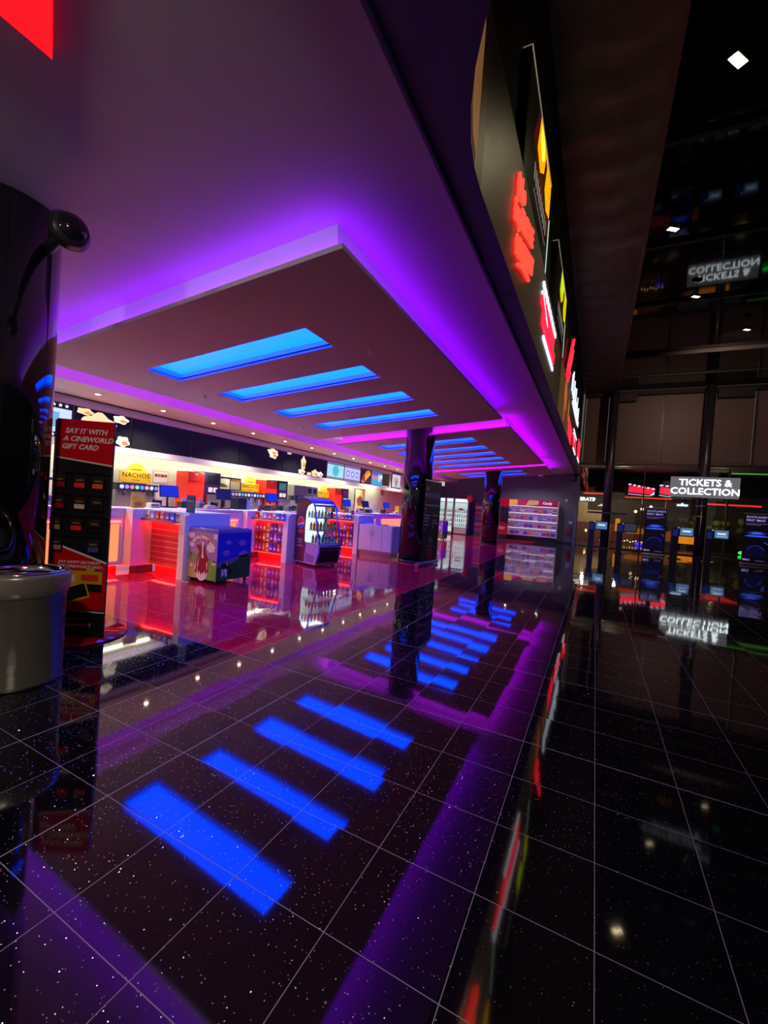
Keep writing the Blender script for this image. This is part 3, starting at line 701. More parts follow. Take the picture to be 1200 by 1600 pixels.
BAGC = [('pink', '#e84878', '#f8e0e8', '#c83060'), ('red', '#d82030', '#f8c040', '#a01020'), ('orange', '#f08828', '#fff0c0', '#d06010'), ('cream', '#f0dcc0', '#e04848', '#d8b898'), ('violet', '#6a38c8', '#e8d8ff', '#4a209a'), ('blue', '#3048d0', '#f0f0ff', '#2030a0'), ('lilac', '#c898e8', '#ffffff', '#9860c8'), ('yellow', '#f0d030', '#d02828', '#c8a010')]
def protos(nm, lab, cat, grp, w, h, d, foot, y=-50):
    out = {}
    for i, (c, a, b, e) in enumerate(BAGC):
        out[c] = (a, b, e)
    return lambda c: (nm, w, h, d, foot, grp, cat)
BMESH = {}
def place_bag(kind, c, loc, label, group, rz=0):
    key = (kind, c)
    nm = 'sweet_bag' if kind == 'h' else 'sweet_pouch'
    if key not in BMESH:
        a, b, e = [P(x, .3) for x in dict((q[0], q[1:]) for q in BAGC)[c]]
        o = (bag_mesh(.115, .21, .045, a, b, e) if kind == 'h' else bag_mesh(.13, .17, .07, a, b, e, True)).build(nm)
        BMESH[key] = o
    else:
        o = BMESH[key].copy(); COL.objects.link(o)
    o.location = loc; o.rotation_euler = (0, 0, rz); tag(o, label, 'sweets', group); return o
seq = ['pink', 'red', 'orange', 'cream', 'violet', 'blue', 'lilac', 'violet']
for r in range(3):
    for c in range(8):
        col = seq[(c+(r if c > 4 else 0)) % 8] if c > 1 else ('red' if r % 2 else 'pink')
        place_bag('h', col, (-7.68+.122*c, 8.15, .72-.255*r), '%s hanging sweet bag, %s row, %s peg, left of drinks cooler' % (col, ('top', 'middle', 'bottom')[r], ORD[c]), 'sweet bags hanging left of the drinks cooler')
    for c in range(7):
        col = seq[(c*3+r+2) % 8]
        place_bag('h', col, (-7.5+.126*c, 11.25, .72-.255*r), '%s hanging sweet bag, %s row, %s peg, right of drinks cooler' % (col, ('top', 'middle', 'bottom')[r], ORD[c]), 'sweet bags hanging right of the drinks cooler')
for (x0, y0, n, where, sq) in ((-7.43, 5.02, 6, 'beside the ice cream freezer', ['cream', 'lilac', 'red', 'pink', 'violet', 'blue']), (-7.66, 8.09, 7, 'left of the drinks cooler', ['red', 'cream', 'lilac', 'pink', 'cream', 'blue', 'violet']), (-7.48, 11.19, 6, 'right of the drinks cooler', ['pink', 'red', 'cream', 'pink', 'violet', 'blue'])):
    for i in range(n):
        place_bag('p', sq[i], (x0+.14*i, y0, 1.02), '%s sweet pouch standing %s from the left on the ledge %s' % (sq[i], ORD[i], where), 'sweet pouches on the ledge '+where)
g = G(); g.prism([(0, 0), (.22, 0), (.22, .32), (0, .32)], (-6.66, 5.22, 1.2), FX, UP, (0, .012, 0), P('#104c78', .3)); g.prism(blob(.11, .11, .04, .06, 16, .05), (-6.66, 5.218, 1.2), FX, UP, (0, -.002, 0), P('#803040')); g.box((-6.62, 5.214, 1.40), (-6.48, 5.218, 1.42), P('#60a0e0')); g.box((-6.64, 5.214, 1.45), (-6.46, 5.218, 1.48), P('#081c30'))
tag(g.build('leaflet_card'), 'dark teal promotional card standing on the counter above the freezer', 'card')
t = thing('white_cupboard', 'low white cupboard with two handles in front of the second sweet rack', 'cupboard', (-6.47, 11.25, 0))
g = G(); g.box((0, 0, .15), (1.14, .6, .95), WHITE, .004); g.build('carcass', t); g = G(); g.box((.03, .05, 0), (1.11, .55, .15), STEEL); g.build('plinth', t)
for i, (a, b) in enumerate(((.02, .46), (.47, .80), (.81, 1.12))):
    g = G(); g.box((a, -.02, .18), (b, 0, .93), WHITE, .003); d = g.build('door', t)
    if i < 2:
        g = G(); hx = b-.04 if i == 0 else a+.05; g.tube([(hx, -.02, .60), (hx, -.045, .62), (hx, -.045, .76), (hx, -.02, .78)], .006, DSTEEL); g.build('handle', d)
for i, (x, c) in enumerate(((.12, '#f0d0d0'), (.5, '#6060d0'), (.72, '#e06060'))):
    tag(G().box((-6.47+x, 11.4, .95), (-6.47+x+.16, 11.5, .985), P(c), .008).build('folded_leaflets'), ['pale pink', 'blue', 'coral red'][i]+' flat pack lying on the low white cupboard', 'pack')

# ================================================================ ice cream freezer
def freezer(loc, label, rz=0):
    t = thing('ice_cream_freezer', label, 'freezer', loc, rz)
    w, d = .72, .78
    SKY, BLU, GRN, DGRN = P('#a08cc8', .35), P('#2434d8', .35), P('#68b858', .35), P('#1c5a38', .35); HILL = P('#7ca070', .4); CL = P('#f0ecf4', .4)
    g = G(); g.box((0, 0, .08), (w, d, .90), SKY, .004); g.build('cabinet', t)
    g = G(); g.box((-.005, -.005, .90), (w+.005, d+.005, .965), P('#7078c8', .3), .012); g.build('lid_frame', t)
    g = G(); g.box((.04, .04, .962), (w-.04, d-.04, .975), mk('lid_glass', (.03, .03, .07), .06)); g.build('sliding_lid', t)
    for x in (.06, w-.06):
        for y in (.06, d-.06):
            g = G(); g.box((x-.02, y-.02, .055), (x+.02, y+.02, .08), DSTEEL); g.cyl((x-.012, y, .028), (x+.012, y, .028), .028, BLK, n=16); g.build('castor', t)
    # front face (towards -Y)
    def pr(g, pts, m, k=1): g.prism(pts, (0, 0, 0), FX, UP, (0, -.0012*k, 0), m)
    g = G()
    pr(g, [(0, .08), (w, .08), (w, .42), (.5, .47), (.2, .52), (0, .55)], HILL); pr(g, [(.38, .08), (w, .08), (w, .38), (.55, .42)], GRN, 2); pr(g, [(0, .08), (.25, .08), (.2, .3), (0, .42)], P('#b8b870', .4), 2)
    for c in ((.08, .66, .06, .045), (.56, .64, .10, .08), (.06, .82, .08, .05)): pr(g, blob(*c, 20, .09, 6), CL, 2)
    pr(g, arc(.34, .52, .335, 42, 138)+arc(.34, .52, .245, 138, 42), P('#c03838', .4), 2); pr(g, arc(.34, .52, .325, 43, 137)+arc(.34, .52, .255, 137, 43), P('#a05c80', .4), 3)
    MAR = P('#7c1430', .4); WH = P('#f0f0f0', .35)
    pr(g, blob(.36, .25, .165, .20, 26, .02, 3), WH, 3)
    pr(g, [(.20, .18), (.23, .40), (.28, .55), (.24, .60), (.20, .66), (.26, .67), (.30, .66), (.31, .70), (.33, .66), (.40, .66), (.42, .72), (.43, .62), (.44, .56), (.50, .46), (.53, .30), (.52, .18), (.49, .22), (.47, .15), (.44, .24), (.41, .17), (.38, .20), (.35, .14), (.32, .22), (.29, .15), (.27, .24), (.24, .16)], MAR, 4)
    pr(g, [(.345, .72), (.39, .72), (.375, .56), (.40, .45), (.37, .44), (.345, .46), (.355, .56)], WH, 5); pr(g, [(.24, .20), (.26, .38), (.29, .48), (.27, .30)], WH, 5); pr(g, [(.47, .36), (.50, .40), (.50, .24), (.48, .28)], WH, 5)
    pr(g, [(.60, .35), (.70, .36), (.69, .43), (.62, .42)], WH, 3); pr(g, [(.63, .39), (.69, .39), (.69, .43), (.63, .42)], BLK, 4)
    pr(g, [(.62, .80), (.70, .80), (.70, .88), (.62, .88)], WH, 3); pr(g, [(.05, .24), (.14, .24), (.14, .35), (.05, .35)], P('#c86868', .4), 3); pr(g, blob(.095, .295, .035, .04, 14), P('#d8e8f8', .4), 4)
    pr(g, [(.06, .47), (.10, .47), (.10, .51), (.06, .51)], MAR, 3)
    g.build('front_artwork', t)
    for i, ch in enumerate("BEN&JERRY'S"):
        a = math.radians(134-8.8*i); text('lettering', ch, .082, (.34+.29*math.cos(a), -.006, .52+.29*math.sin(a)), (math.sin(a), 0, -math.cos(a)), (math.cos(a), 0, math.sin(a)), P('#f8f4e8', .35), t, .001, .004)
    # side face (towards +X)
    def ps(g, pts, m, k=1): g.prism(pts, (w, 0, 0), FY, UP, (.0012*k, 0, 0), m)
    g = G(); ps(g, [(0, .08), (d, .08), (d, .90), (0, .90)], BLU)
    ps(g, [(0, .08), (d, .08), (d, .52), (.45, .48), (.1, .40), (0, .38)], P('#606890', .4), 2); ps(g, [(0, .08), (d, .08), (d, .49), (.5, .44), (.25, .33), (0, .31)], DGRN, 3)
    for c in ((.24, .74, .06, .035), (.56, .72, .09, .055), (.20, .56, .08, .05), (.60, .50, .12, .07), (.42, .78, .015, .015)): ps(g, blob(*c, 22, .1, 6), P('#8878d8', .4), 2)
    ps(g, [(.10, .38), (.24, .38), (.30, .30), (.36, .22), (.33, .20), (.28, .14), (.27, .26), (.22, .30), (.14, .28), (.10, .30)], BLK, 4); ps(g, [(.11, .14), (.13, .14), (.14, .28), (.11, .27)], WH, 5); ps(g, [(.20, .14), (.23, .14), (.23, .27), (.17, .28)], WH, 5); ps(g, [(.20, .38), (.24, .38), (.24, .32)], WH, 5)
    ps(g, [(.14, .16), (.17, .16), (.18, .28), (.15, .27)], P('#b8a8f0', .4), 5)
    g.build('side_artwork', t)
    return t
freezer((-6.42, 5.13, 0), "BEN&JERRY'S ice cream freezer with cow picture, nearest on the red floor")
freezer((-7.45, 20.0, 0), "BEN&JERRY'S ice cream freezer far back beyond the menu banner")
o = G().tube([(-6.38, 5.0, .01), (-6.33, 4.95, .012), (-6.25, 5.02, .012), (-6.20, 4.97, .012)], .012, P('#e0c8d0')).build('power_lead')
tag(o, 'coiled pale power lead on the floor under the freezer', 'cable')

# ================================================================ drinks cooler
PC = (-6.62, 8.36, 0); PR = math.radians(-17)
t = thing('drinks_cooler', 'open-display drinks cooler with maroon sides, lit shelves and red-blue round logo', 'drinks cooler', PC, PR)
FRM = mk('cooler_frame', (.20, .20, .62), .3); MARN = mk('cooler_maroon', (.085, .012, .045), .35); LIL = mk('cooler_lilac', (.42, .28, .72), .4)  # FRM is a grey frame with the blue light put into its colour
w = .64
low = [(0, .05), (.86, .05), (.90, .12), (.985, .42), (.985, .52), (0, .52)]
g = G(); g.prism(low, (0, 0, 0), FX, UP, (0, w, 0), LIL); g.build('machine_housing', t)
g = G(); g.box((0, 0, .52), (.30, w, 1.56), MARN); g.prism([(0, 1.50), (.66, 1.50), (.62, 1.56), (.45, 1.62), (.2, 1.64), (0, 1.64)], (0, 0, 0), FX, UP, (0, w, 0), FRM); g.build('back_and_roof', t)
g = G()
for y in (-.012, w):
    g.prism([(0, .08), (.40, .08), (.44, .52), (.40, .60), (.38, .9), (.40, 1.3), (.47, 1.44), (.62, 1.50), (.60, 1.55), (.42, 1.61), (0, 1.63)], (0, y, 0), FX, UP, (0, .012, 0), MARN)
g.build('maroon_side_panel', t)
g = G()
fr = [(.90, .10, ), (.985, .42), (.985, .54), (.93, .70), (.72, 1.42), (.64, 1.53), (.45, 1.62)]
for y in (0, w): g.tube([(a, y, b) for a, b in fr], .022, FRM)
g.tube([(.985, 0, .53), (.985, w, .53)], .022, FRM); g.tube([(.70, 0, 1.46), (.70, w, 1.46)], .03, FRM); g.tube([(.62, 0, 1.55), (.62, w, 1.55)], .022, FRM)
g.build('frame', t)
g = G(); g.box((.31, .02, .54), (.315, w-.02, 1.48), mk('cooler_liner', (.7, .75, .75), .3, 0, (.75, 1.0, .95), .9)); g.box((.32, .02, 1.47), (.66, w-.02, 1.49), ER((.85, 1, .95), 5, 'cooler_light')); g.build('lit_liner', t)
for z in (.555, .86, 1.16):
    g = G(); g.box((.32, .02, z-.008), (.92-(z-.55)*.33, w-.02, z), mk('shelf_white', (.8, .85, .85), .3, 0, (.6, .9, 1), .15)); g.box((.915-(z-.55)*.33, .02, z-.01), (.925-(z-.55)*.33, w-.02, z+.025), P('#d8e8f0')); g.build('shelf', t)
g = G(); g.poly([(.98, .02, .55), (.98, w-.02, .55), (.71, w-.02, 1.43), (.71, .02, 1.43)], CASE_GLASS); g.poly([(.44, 0, .56), (.97, 0, .56), (.71, 0, 1.44), (.44, 0, 1.42)], CASE_GLASS); g.build('glass_pane', t)
g = G()
for k in range(6): g.prism([(.47+.055*k, .10), (.485+.055*k, .10), (.495+.06*k-.01, .30-.012*k), (.478+.06*k-.01, .32-.012*k)], (0, -.001, 0), FX, UP, (0, -.004, 0), BLK)
g.build('vent_slots', t)
g = G(); g.prism([(.02, .12), (w-.02, .12), (w-.02, .48), (.02, .48)], (.905, 0, 0), FY, (.18, 0, 1), (.004, 0, 0), mk('front_black', (.01, .008, .02), .3)); g.build('front_panel', t)
def logo(g, O, u, v, n, r, bl):
    n = Vector(n)
    g.prism(arc(0, 0, r*1.08, 0, 360, 28)[:-1], O, u, v, n*.002, P('#d8d0f0', .35)); O2 = Vector(O)+n*.002
    g.prism(arc(0, 0, r, 10, 205, 20), O2, u, v, n*.002, P('#e02848', .35)); g.prism(arc(0, 0, r, 215, 345, 16), O2, u, v, n*.002, bl)
g = G(); logo(g, (.20, -.012, 1.02), FX, UP, NY, .135, P('#2a3cc0', .35)); g.build('round_logo', t)
g = G(); logo(g, (.955, .20, .34), FY, (.18, 0, 1), FX, .07, P('#402030', .35)); g.build('round_logo', t)
text('lettering', 'MAX', .11, (.22, -.013, .80), FX, (0.12, 0, 1), P('#f03060', .35), t, .001, .004, .2)
for i, wd in enumerate(('MAXIMUM', 'TASTE', 'NO SUGAR')): text('lettering', wd, .052, (.20, -.013, .60-.065*i-(.02 if i == 2 else 0)), FX, UP, P('#c8a0b8', .4), t, .001, .001)
g = G(); g.ball((.90, .03, .17), .018, P('#f0a030', .3), 6)
g.build('lock', t)
for x in (.08, .80):
    for y in (.06, w-.06):
        g = G(); g.cyl((x, y, 0), (x, y, .05), .025, BLK, n=12); g.build('foot', t)
BOT = [('dark cola', '#201018', '#d03050'), ('clear', '#c8e8f0', '#60b0e0'), ('orange juice', '#f0a020', '#f8e060'), ('pale yellow', '#f0e8a0', '#fff8d0'), ('blue', '#3088d8', '#e0f0ff')]
BP = {}
def bottle(c, loc, rz, label, group):
    if c not in BP:
        nm, a, b = BOT[c]
        r = thing('drink_bottle', label, 'bottle', loc, rz, group)
        g = G(); g.lathe([(0, 0), (.03, 0), (.032, .01), (.032, .13), (.028, .15), (.012, .18), (.012, .19), (0, .19)], mk('bottle_'+a.strip('#'), lin(a), .12), n=14); g.build('bottle_body', r)
        g = G(); g.lathe([(.0325, .045), (.0325, .11)], P(b, .3), n=14); g.build('paper_label', r)
        g = G(); g.lathe([(.0135, .178), (.0135, .205), (0, .205)], P(b, .3), n=12); g.build('cap', r)
        BP[c] = r; return r
    r = dup(BP[c], loc, rz, label); r['group'] = group; return r
for s, z in enumerate((.556, .861, 1.161)):
    mix = ([4, 1, 4, 4, 1], [2, 2, 3, 3, 2], [0, 3, 1, 2, 1])[s]; depth = .88-(z-.55)*.33
    for col in range(6):
        for row in range(3):
            x = depth-.02-.12*row; y = .075+.098*col; c = mix[(col+row) % 5]
            lab = '%s bottle, %s shelf of the drinks cooler, %s from left, %s row' % (BOT[c][0], ('bottom', 'middle', 'top')[s], ORD[col], ('front', 'middle', 'back')[row])
            bottle(c, l2w(PC, PR, (x, y, z)), PR, lab, 'bottles in the drinks cooler')

# ================================================================ menu banner by the first column
BN = (-4.10, 10.52, 0); BR = math.radians(87)
t = thing('roller_banner', 'black MUNCHBOX roller banner standing against the first column', 'banner', BN, BR)
BB = mk('banner_black', (.010, .007, .018), .45)
g = G(); g.box((0, 0, .10), (1.12, .006, 2.33), BB); g.build('banner_sheet', t)
g = G(); g.cyl((-.22, 0, .06), (1.15, 0, .06), .055, SILV, n=20); g.cyl((-.235, 0, .06), (-.22, 0, .06), .06, P('#e05068'), n=20); g.build('base_roller', t)
g = G(); g.box((0, -.012, 2.32), (1.12, .015, 2.35), SILV); g.build('top_rail', t)
LL = P('#e0c8f8', .4)
g = G(); g.box((.06, -.004, 2.06), (.24, 0, 2.16), P('#e09060', .4)); g.build('orange_badge', t)
text('lettering', 'MUNCHBOX', .175, (.54, -.003, 1.93), FX, UP, P('#e8b0ff', .4), t, .001, .004)
for i, (a, b, wd) in enumerate(((.10, 1.74, '1'), (.10, 1.46, '2'), (.66, 1.46, '3'))): text('lettering', wd, .11, (a, -.003, b), FX, UP, P('#e0a070', .4), t, .001, .002)
g = G()
for (a, b, c) in ((.06, 1.0, 1.64), (.06, .16, 1.54), (.06, .48, 1.36), (.06, .38, 1.28), (.06, .34, 1.20), (.06, .40, 1.10), (.06, .14, .98), (.62, .98, 1.36), (.62, .9, 1.22), (.62, 1.04, 1.14), (.62, .72, 1.04)): g.box((a, -.003, c), (b, 0, c+.045), LL)
g.build('menu_lines', t)
g = G(); g.prism(arc(.56, .66, .26, 0, 180)+[(.30, .52), (.82, .52)], (0, 0, 0), FX, UP, (0, -.003, 0), BLK); g.prism(arc(.56, .66, .13, 0, 180)+[(.43, .62), (.69, .62)], (0, 0, 0), FX, UP, (0, -.005, 0), P('#9080b0')); g.prism([(.36, .46), (.74, .46), (.66, .18), (.46, .18)], (0, 0, 0), FX, UP, (0, -.004, 0), P('#b02038'))
g.box((.34, -.004, .49), (.78, 0, .56), P('#8a6090'))
for k in range(5): g.prism([(.40+.09*k, .2), (.42+.09*k, .2), (.40+.10*k, .08), (.385+.10*k, .08)], (0, 0, 0), FX, UP, (0, -.005, 0), P('#a03848'))
g.build('meal_box_picture', t)

# ================================================================ menu screens over the counter
def screen(y0, y1, label, face, draw=None, nm='menu_screen', x=-9.78, z0=2.49, z1=3.19):
    t = thing(nm, label, 'screen', (x, y0, z0)); w = y1-y0; h = z1-z0
    g = G(); g.box((0, .005, 0), (.03, w-.005, h), BLK); g.build('case', t)
    g = G(); g.box((.03, .012, .008), (.033, w-.012, h-.008), face); g.build('display', t)
    if draw:
        g = G(); draw(g, w, h); g.build('picture', t)
    return t
def sq(g, pts, m, k=1): g.prism(pts, (.033, 0, 0), FY, UP, (.001*k, 0, 0), m)
NAV = E('#0a0828', .8); ICE = E('#a8d8f0', 1.1); KR = E('#ffe0b0', 1.1); KR2 = E('#f0a868', 1.0); LAV = E('#c0b8f0', 1.1); TEAL = E('#40b8c8', 1.1)
def star(cx, cy, r): return [(cx+r*math.cos(PI/2+k*PI/5)*(1 if k % 2 == 0 else .42), cy+r*math.sin(PI/2+k*PI/5)*(1 if k % 2 == 0 else .42)) for k in range(10)]
def flags(g, w, h):
    sq(g, [(.02, .1), (w-.03, .1), (w-.03, h-.12), (.02, h-.12)], E('#c8d4f8', 1.2)); sq(g, [(.4, .2), (w-.25, .2), (w-.25, h-.2), (.4, h-.2)], E('#78b8e8', 1.0), 2)
    for k in range(int(w/.115)): sq(g, star(.07+.115*k, h-.055, .045), E('#e8ecff', 1.2)); sq(g, star(.07+.115*k, .05, .045), E('#e8ecff', 1.2))
def corn(shapes):
    def f(g, w, h):
        for i, (cx, cy, rx, ry) in enumerate(shapes):
            sq(g, blob(cx, cy, rx, ry, 26, .13, 5, i), KR if i % 2 == 0 else E('#fff0e0', 1.2), 1+i % 3)
            sq(g, blob(cx+rx*.3, cy-ry*.3, rx*.45, ry*.4, 16, .1, 4, i), KR2, 4)
    return f
def film(kind):
    def f(g, w, h):
        if kind in (0, 1):
            sq(g, [(.02, .09), (w-.02, .09), (w-.02, h-.1), (.02, h-.1)], ICE if kind == 0 else LAV)
            for k in range(int(w/.09)):
                for z in (.025, h-.065): sq(g, [(.03+.09*k, z), (.075+.09*k, z), (.075+.09*k, z+.04), (.03+.09*k, z+.04)], E('#d8e0ff', .9), 1)
            if kind == 0: sq(g, blob(w*.5, h*.5, .24, .22, 24, .08, 7), TEAL, 2)
            else:
                for k in range(3): sq(g, blob(w*(.22+.28*k), h*.48, .12, .13, 18, .06, 3), E('#5878d8', 1.0), 2); sq(g, blob(w*(.22+.28*k), h*.48, .07, .07, 12, 0), E('#d8f0ff', 1.1), 3)
        elif kind == 2:
            sq(g, [(w*.1, .1), (w*.3, .04), (w*.95, h*.7), (w*.8, h*.95), (w*.5, h*.85)], E('#f0a040', 1.1)); sq(g, blob(w*.3, h*.35, .14, .16, 18, .1), E('#b02038', 1.0), 2); sq(g, [(w*.35, h*.5), (w*.8, h*.85), (w*.7, h*.9), (w*.3, h*.6)], E('#e07828', 1.0), 2)
        elif kind == 3:
            sq(g, [(.03, .03), (w-.03, .03), (w-.03, h*.4), (.03, h*.4)], E('#48a8d0', 1.0)); sq(g, [(.03, h*.4), (w-.03, h*.4), (w-.03, h*.66), (.03, h*.72)], E('#c890b8', .9)); sq(g, blob(w*.7, h*.55, .14, .2, 18, .1), E('#c8d8f8', 1.0), 2); sq(g, blob(w*.88, h*.66, .1, .12, 14, .05), E('#f0f0f8', 1.0), 3)
        else:
            sq(g, [(.06, .06), (w-.06, .06), (w-.06, h-.06), (.06, h-.06)], E('#d8d8e8', .9)); sq(g, blob(w*.5, h*.45, .2, .24, 18, .15, 3), E('#b08890', .8), 2); sq(g, blob(w*.5, h*.62, .1, .12, 14, .1), E('#e8b8a0', .9), 3)
    return f
screen(2.3, 3.55, 'menu screen farthest left, hidden beyond the left column', NAV, flags)
screen(3.6, 4.83, 'menu screen with a border of white stars', NAV, flags)
screen(4.85, 6.05, 'menu screen filled with large popcorn pieces', NAV, corn([(.5, .38, .34, .26), (.95, .60, .17, .09), (.2, .62, .16, .07), (1.02, .12, .15, .12)]))
screen(6.07, 7.7, 'plain dark navy menu screen right of the large popcorn picture', NAV)
screen(7.72, 9.35, 'plain dark navy menu screen, second after the large popcorn picture', NAV)
screen(9.37, 11.3, 'navy menu screen with one pale popcorn piece at its top', NAV, corn([(1.45, .60, .24, .10), (1.5, .52, .2, .14)]))
screen(11.32, 12.66, 'navy menu screen with a tall popcorn piece at its right edge', NAV, corn([(1.17, .42, .14, .24), (1.1, .1, .2, .09), (.35, .66, .12, .03)]))
screen(12.68, 14.0, 'navy menu screen with popcorn pieces along the bottom', NAV, corn([(.55, .12, .2, .13), (.9, .10, .18, .10), (.2, .06, .15, .06)]))
screen(14.02, 15.3, 'menu screen with film-strip border and a turquoise drink character', NAV, film(0))
screen(15.32, 16.7, 'menu screen with film-strip border and three blue round faces', NAV, film(1))
screen(16.72, 17.75, 'menu screen showing a hot dog', E('#3a1430', 1.0), film(2))
screen(17.77, 18.95, 'menu screen with blue and pink drinks picture', E('#5868a8', 1.0), film(3))
screen(20.0, 21.15, 'separate framed screen at the end of the menu wall', mk('frame_grey', (.05, .05, .05), .4), film(4), 'wall_screen', -9.77, 2.5, 3.3)

# downlights in the counter soffit
g0 = None
for i in range(15):
    y = 3.45+1.41*i; lab = 'small round downlight in the counter soffit, %s from the left edge' % ORD[i]
    if g0 is None:
        g0 = thing('downlight', lab, 'downlight', (-8.97, y, 3.38), 0, 'downlights over the counter')
        g = G(); g.lathe([(.045, 0), (.065, -.002), (.068, -.006), (.045, -.006)], P('#f0ece4'), n=24); g.build('rim', g0)
        g = G(); g.lathe([(0, -.003), (.045, -.003)], DL, n=20); g.build('lens', g0)
    else: dup(g0, (-8.97, y, 3.38), None, lab)
for i in range(8): lamp('counter_downlight', 'SPOT', (-8.97, 3.45+2.82*i, 3.35), 260, (1.0, .90, .76), .05, (0, 0, 0), 2.3, .7)
for wy in (4.3, 6.63, 8.6, 10.55, 12.6, 14.82, 17.5): lamp('wall_wash_lamp', 'SPOT', (-9.97, wy, 2.30), 30, (1.0, .94, .80), .06, (0, .55, 0), 2.6, .8)  # spots without fixtures, added under the bulkhead to brighten the nachos signs
for i, (x, y) in enumerate(((-4.4, 25.4), (-3.4, 25.4), (-2.6, 25.2))):
    t = thing('downlight', 'small round lamp under the ceiling before the sweet shelves, %s from the left' % ORD[i], 'downlight', (x, y, cz(x)-.004), 0, 'lamps in front of the sweet shelves')
    g = G(); g.lathe([(.05, 0), (.07, -.003), (.05, -.006)], P('#f0ece4'), n=20); g.build('rim', t); g = G(); g.lathe([(0, -.004), (.05, -.004)], DL, n=16); g.build('lens', t)
    lamp('shelf_lamp', 'SPOT', (x, y, cz(x)-.03), 70, (1, .9, .85), .05, (.35, 0, 0), 1.9, .7)

# ================================================================ equipment behind the counter
Q = PI/2
YEL = P('#e8b81c', .4); REDM = P('#e83020', .35)
def popcorn_machine(loc, label, lit):
    t = thing('popcorn_machine', label, 'popcorn machine', loc, Q)
    g = G(); g.box((0, 0, 0), (.55, .5, 1.12), REDM, .01); g.box((.22, -.01, 1.03), (.31, 0, 1.07), P('#f0c080')); g.box((.04, -.006, .85), (.5, 0, .86), P('#a01810')); g.build('red_cabinet', t)
    g = G(); g.box((.56, .0, .0), (1.12, .5, 1.16), mk('machine_black', (.02, .015, .05), .3), .01); g.build('dark_cabinet', t)
    g = G(); g.box((.66, -.008, .83), (1.02, 0, 1.08), E(lit, .45)); g.build('display_window', t)
    for x in (.70, .88): g = G(); g.box((x, -.02, .58), (x+.13, 0, .72), E('#ffc8d8', 1.2), .02); g.build('lit_button', t)
    g = G(); g.box((.6, -.12, .0), (1.08, 0, .5), STEEL, .01); g.build('dispensing_hopper', t); return t
popcorn_machine((-10.15, 7.96, 1.02), 'tall red and black popcorn warmer nearest the nachos sign with poster', '#0c0c30')
popcorn_machine((-10.1, 11.0, 1.02), 'tall red popcorn warmer above the drinks cooler, with grey display window', '#60a0a0')
popcorn_machine((-10.1, 15.25, 1.02), 'farthest red popcorn warmer, with magenta display window', '#a02890')
def dispenser(y, L, label):
    t = thing('drinks_dispenser', label, 'drinks dispenser', (-10.15, y, 1.02), Q)
    g = G(); g.box((0, .05, 0), (L, .45, .5), STEEL, .01); g.box((0, -.12, 0), (L, .1, .05), DSTEEL); g.build('body', t)
    g = G(); g.box((0, -.06, .48), (L, .45, .66), mk('dispenser_head', (.02, .02, .09), .25), .01); g.build('head', t)
    cs = ['#f0f0ff', '#b0a0ff', '#ff90b0', '#80ffc8', '#70a0ff', '#ffb0d0', '#e0f0ff', '#9090ff']
    n = int(L/.125)
    for k in range(n):
        g = G(); x = L*(k+.5)/n; g.cyl((x, -.06, .57), (x, -.068, .57), .048, E(cs[k % 8], 1.0), n=16); g.build('flavour_badge', t)
    for k in range(n//2):
        x = L*(k*2+1)/n; g = G(); g.cyl((x, -.03, .36), (x, -.03, .48), .02, BLK, n=10); g.build('nozzle', t)
    return t
dispenser(6.05, 1.0, 'drinks dispenser with lit round badges under the nearest nachos sign')
dispenser(9.35, 1.6, 'drinks dispenser with lit round badges under the second nachos sign')
dispenser(12.9, 1.7, 'drinks dispenser with lit round badges behind the drinks cooler')
def nachos(y, label, full=True):
    t = thing('nachos_sign', label, 'sign', (-10.38, y, 1.70), Q)
    pts = [(0, 0), (.80, 0), (.80, .27)]+arc(.40, .25, .245, 8, 172, 14)+[(0, .27)]
    g = G(); g.prism(pts, (0, 0, 0), FX, UP, (0, .03, 0), YEL); g.build('board', t)
    text('lettering', 'NACHOS', .165, (.40, -.003, .185), FX, UP, BLK, t, .002, .001, sp=1.05)
    g = G(); g.box((.26, -.003, .32), (.54, 0, .345), P('#8a2010')); g.box((.3, -.003, .065), (.5, 0, .078), P('#402008')); g.build('small_lettering', t)
    g = G(); g.box((.1, .03, -.02), (.7, .1, .0), DSTEEL); g.build('mount', t); return t
nachos(6.23, 'yellow arched NACHOS sign nearest the camera'); nachos(10.15, 'second yellow arched NACHOS sign, between the first two red warmers'); nachos(14.42, 'third yellow arched NACHOS sign, above the drinks cooler')
t = thing('wall_notice', 'framed white notice with a row of food pictures on the back wall', 'notice', (-10.88, 7.42, 1.75), Q)
g = G(); g.box((0, 0, 0), (.46, .02, .34), P('#b8b0a8')); g.box((.02, -.003, .02), (.44, 0, .32), P('#ece8e0')); g.build('sheet', t)
g = G()
for k, c in enumerate(('#803828', '#a06048', '#783038', '#984848')): g.box((.05+.095*k, -.006, .17), (.13+.095*k, -.003, .25), P(c))
g.build('food_pictures', t)
t = thing('glass_food_case', 'glass food warmer case with yellow header between red warmer and second nachos sign', 'food case', (-10.3, 9.2, 1.70), Q)
g = G(); g.box((0, 0, .36), (.85, .4, .40), BLK); g.box((0, 0, 0), (.85, .4, .03), BLK)
for x in (0, .4, .83): g.box((x, 0, .03), (x+.02, .02, .36), BLK)
g.build('frame', t); g = G(); g.box((.42, -.005, .28), (.82, 0, .36), YEL); g.build('yellow_header', t); g = G(); g.prism([(.05, .12), (.2, .2), (.38, .12), (.3, .08)], (0, .05, 0), FX, UP, (0, .2, 0), P('#90b020')); g.build('lettuce_tray', t)
g = G(); g.box((.43, .0, .03), (.82, .004, .28), CASE_GLASS); g.build('glass_pane', t)
t = thing('oven', 'stainless double oven on the back counter above the drinks cooler', 'oven', (-10.3, 12.75, 1.70), Q)
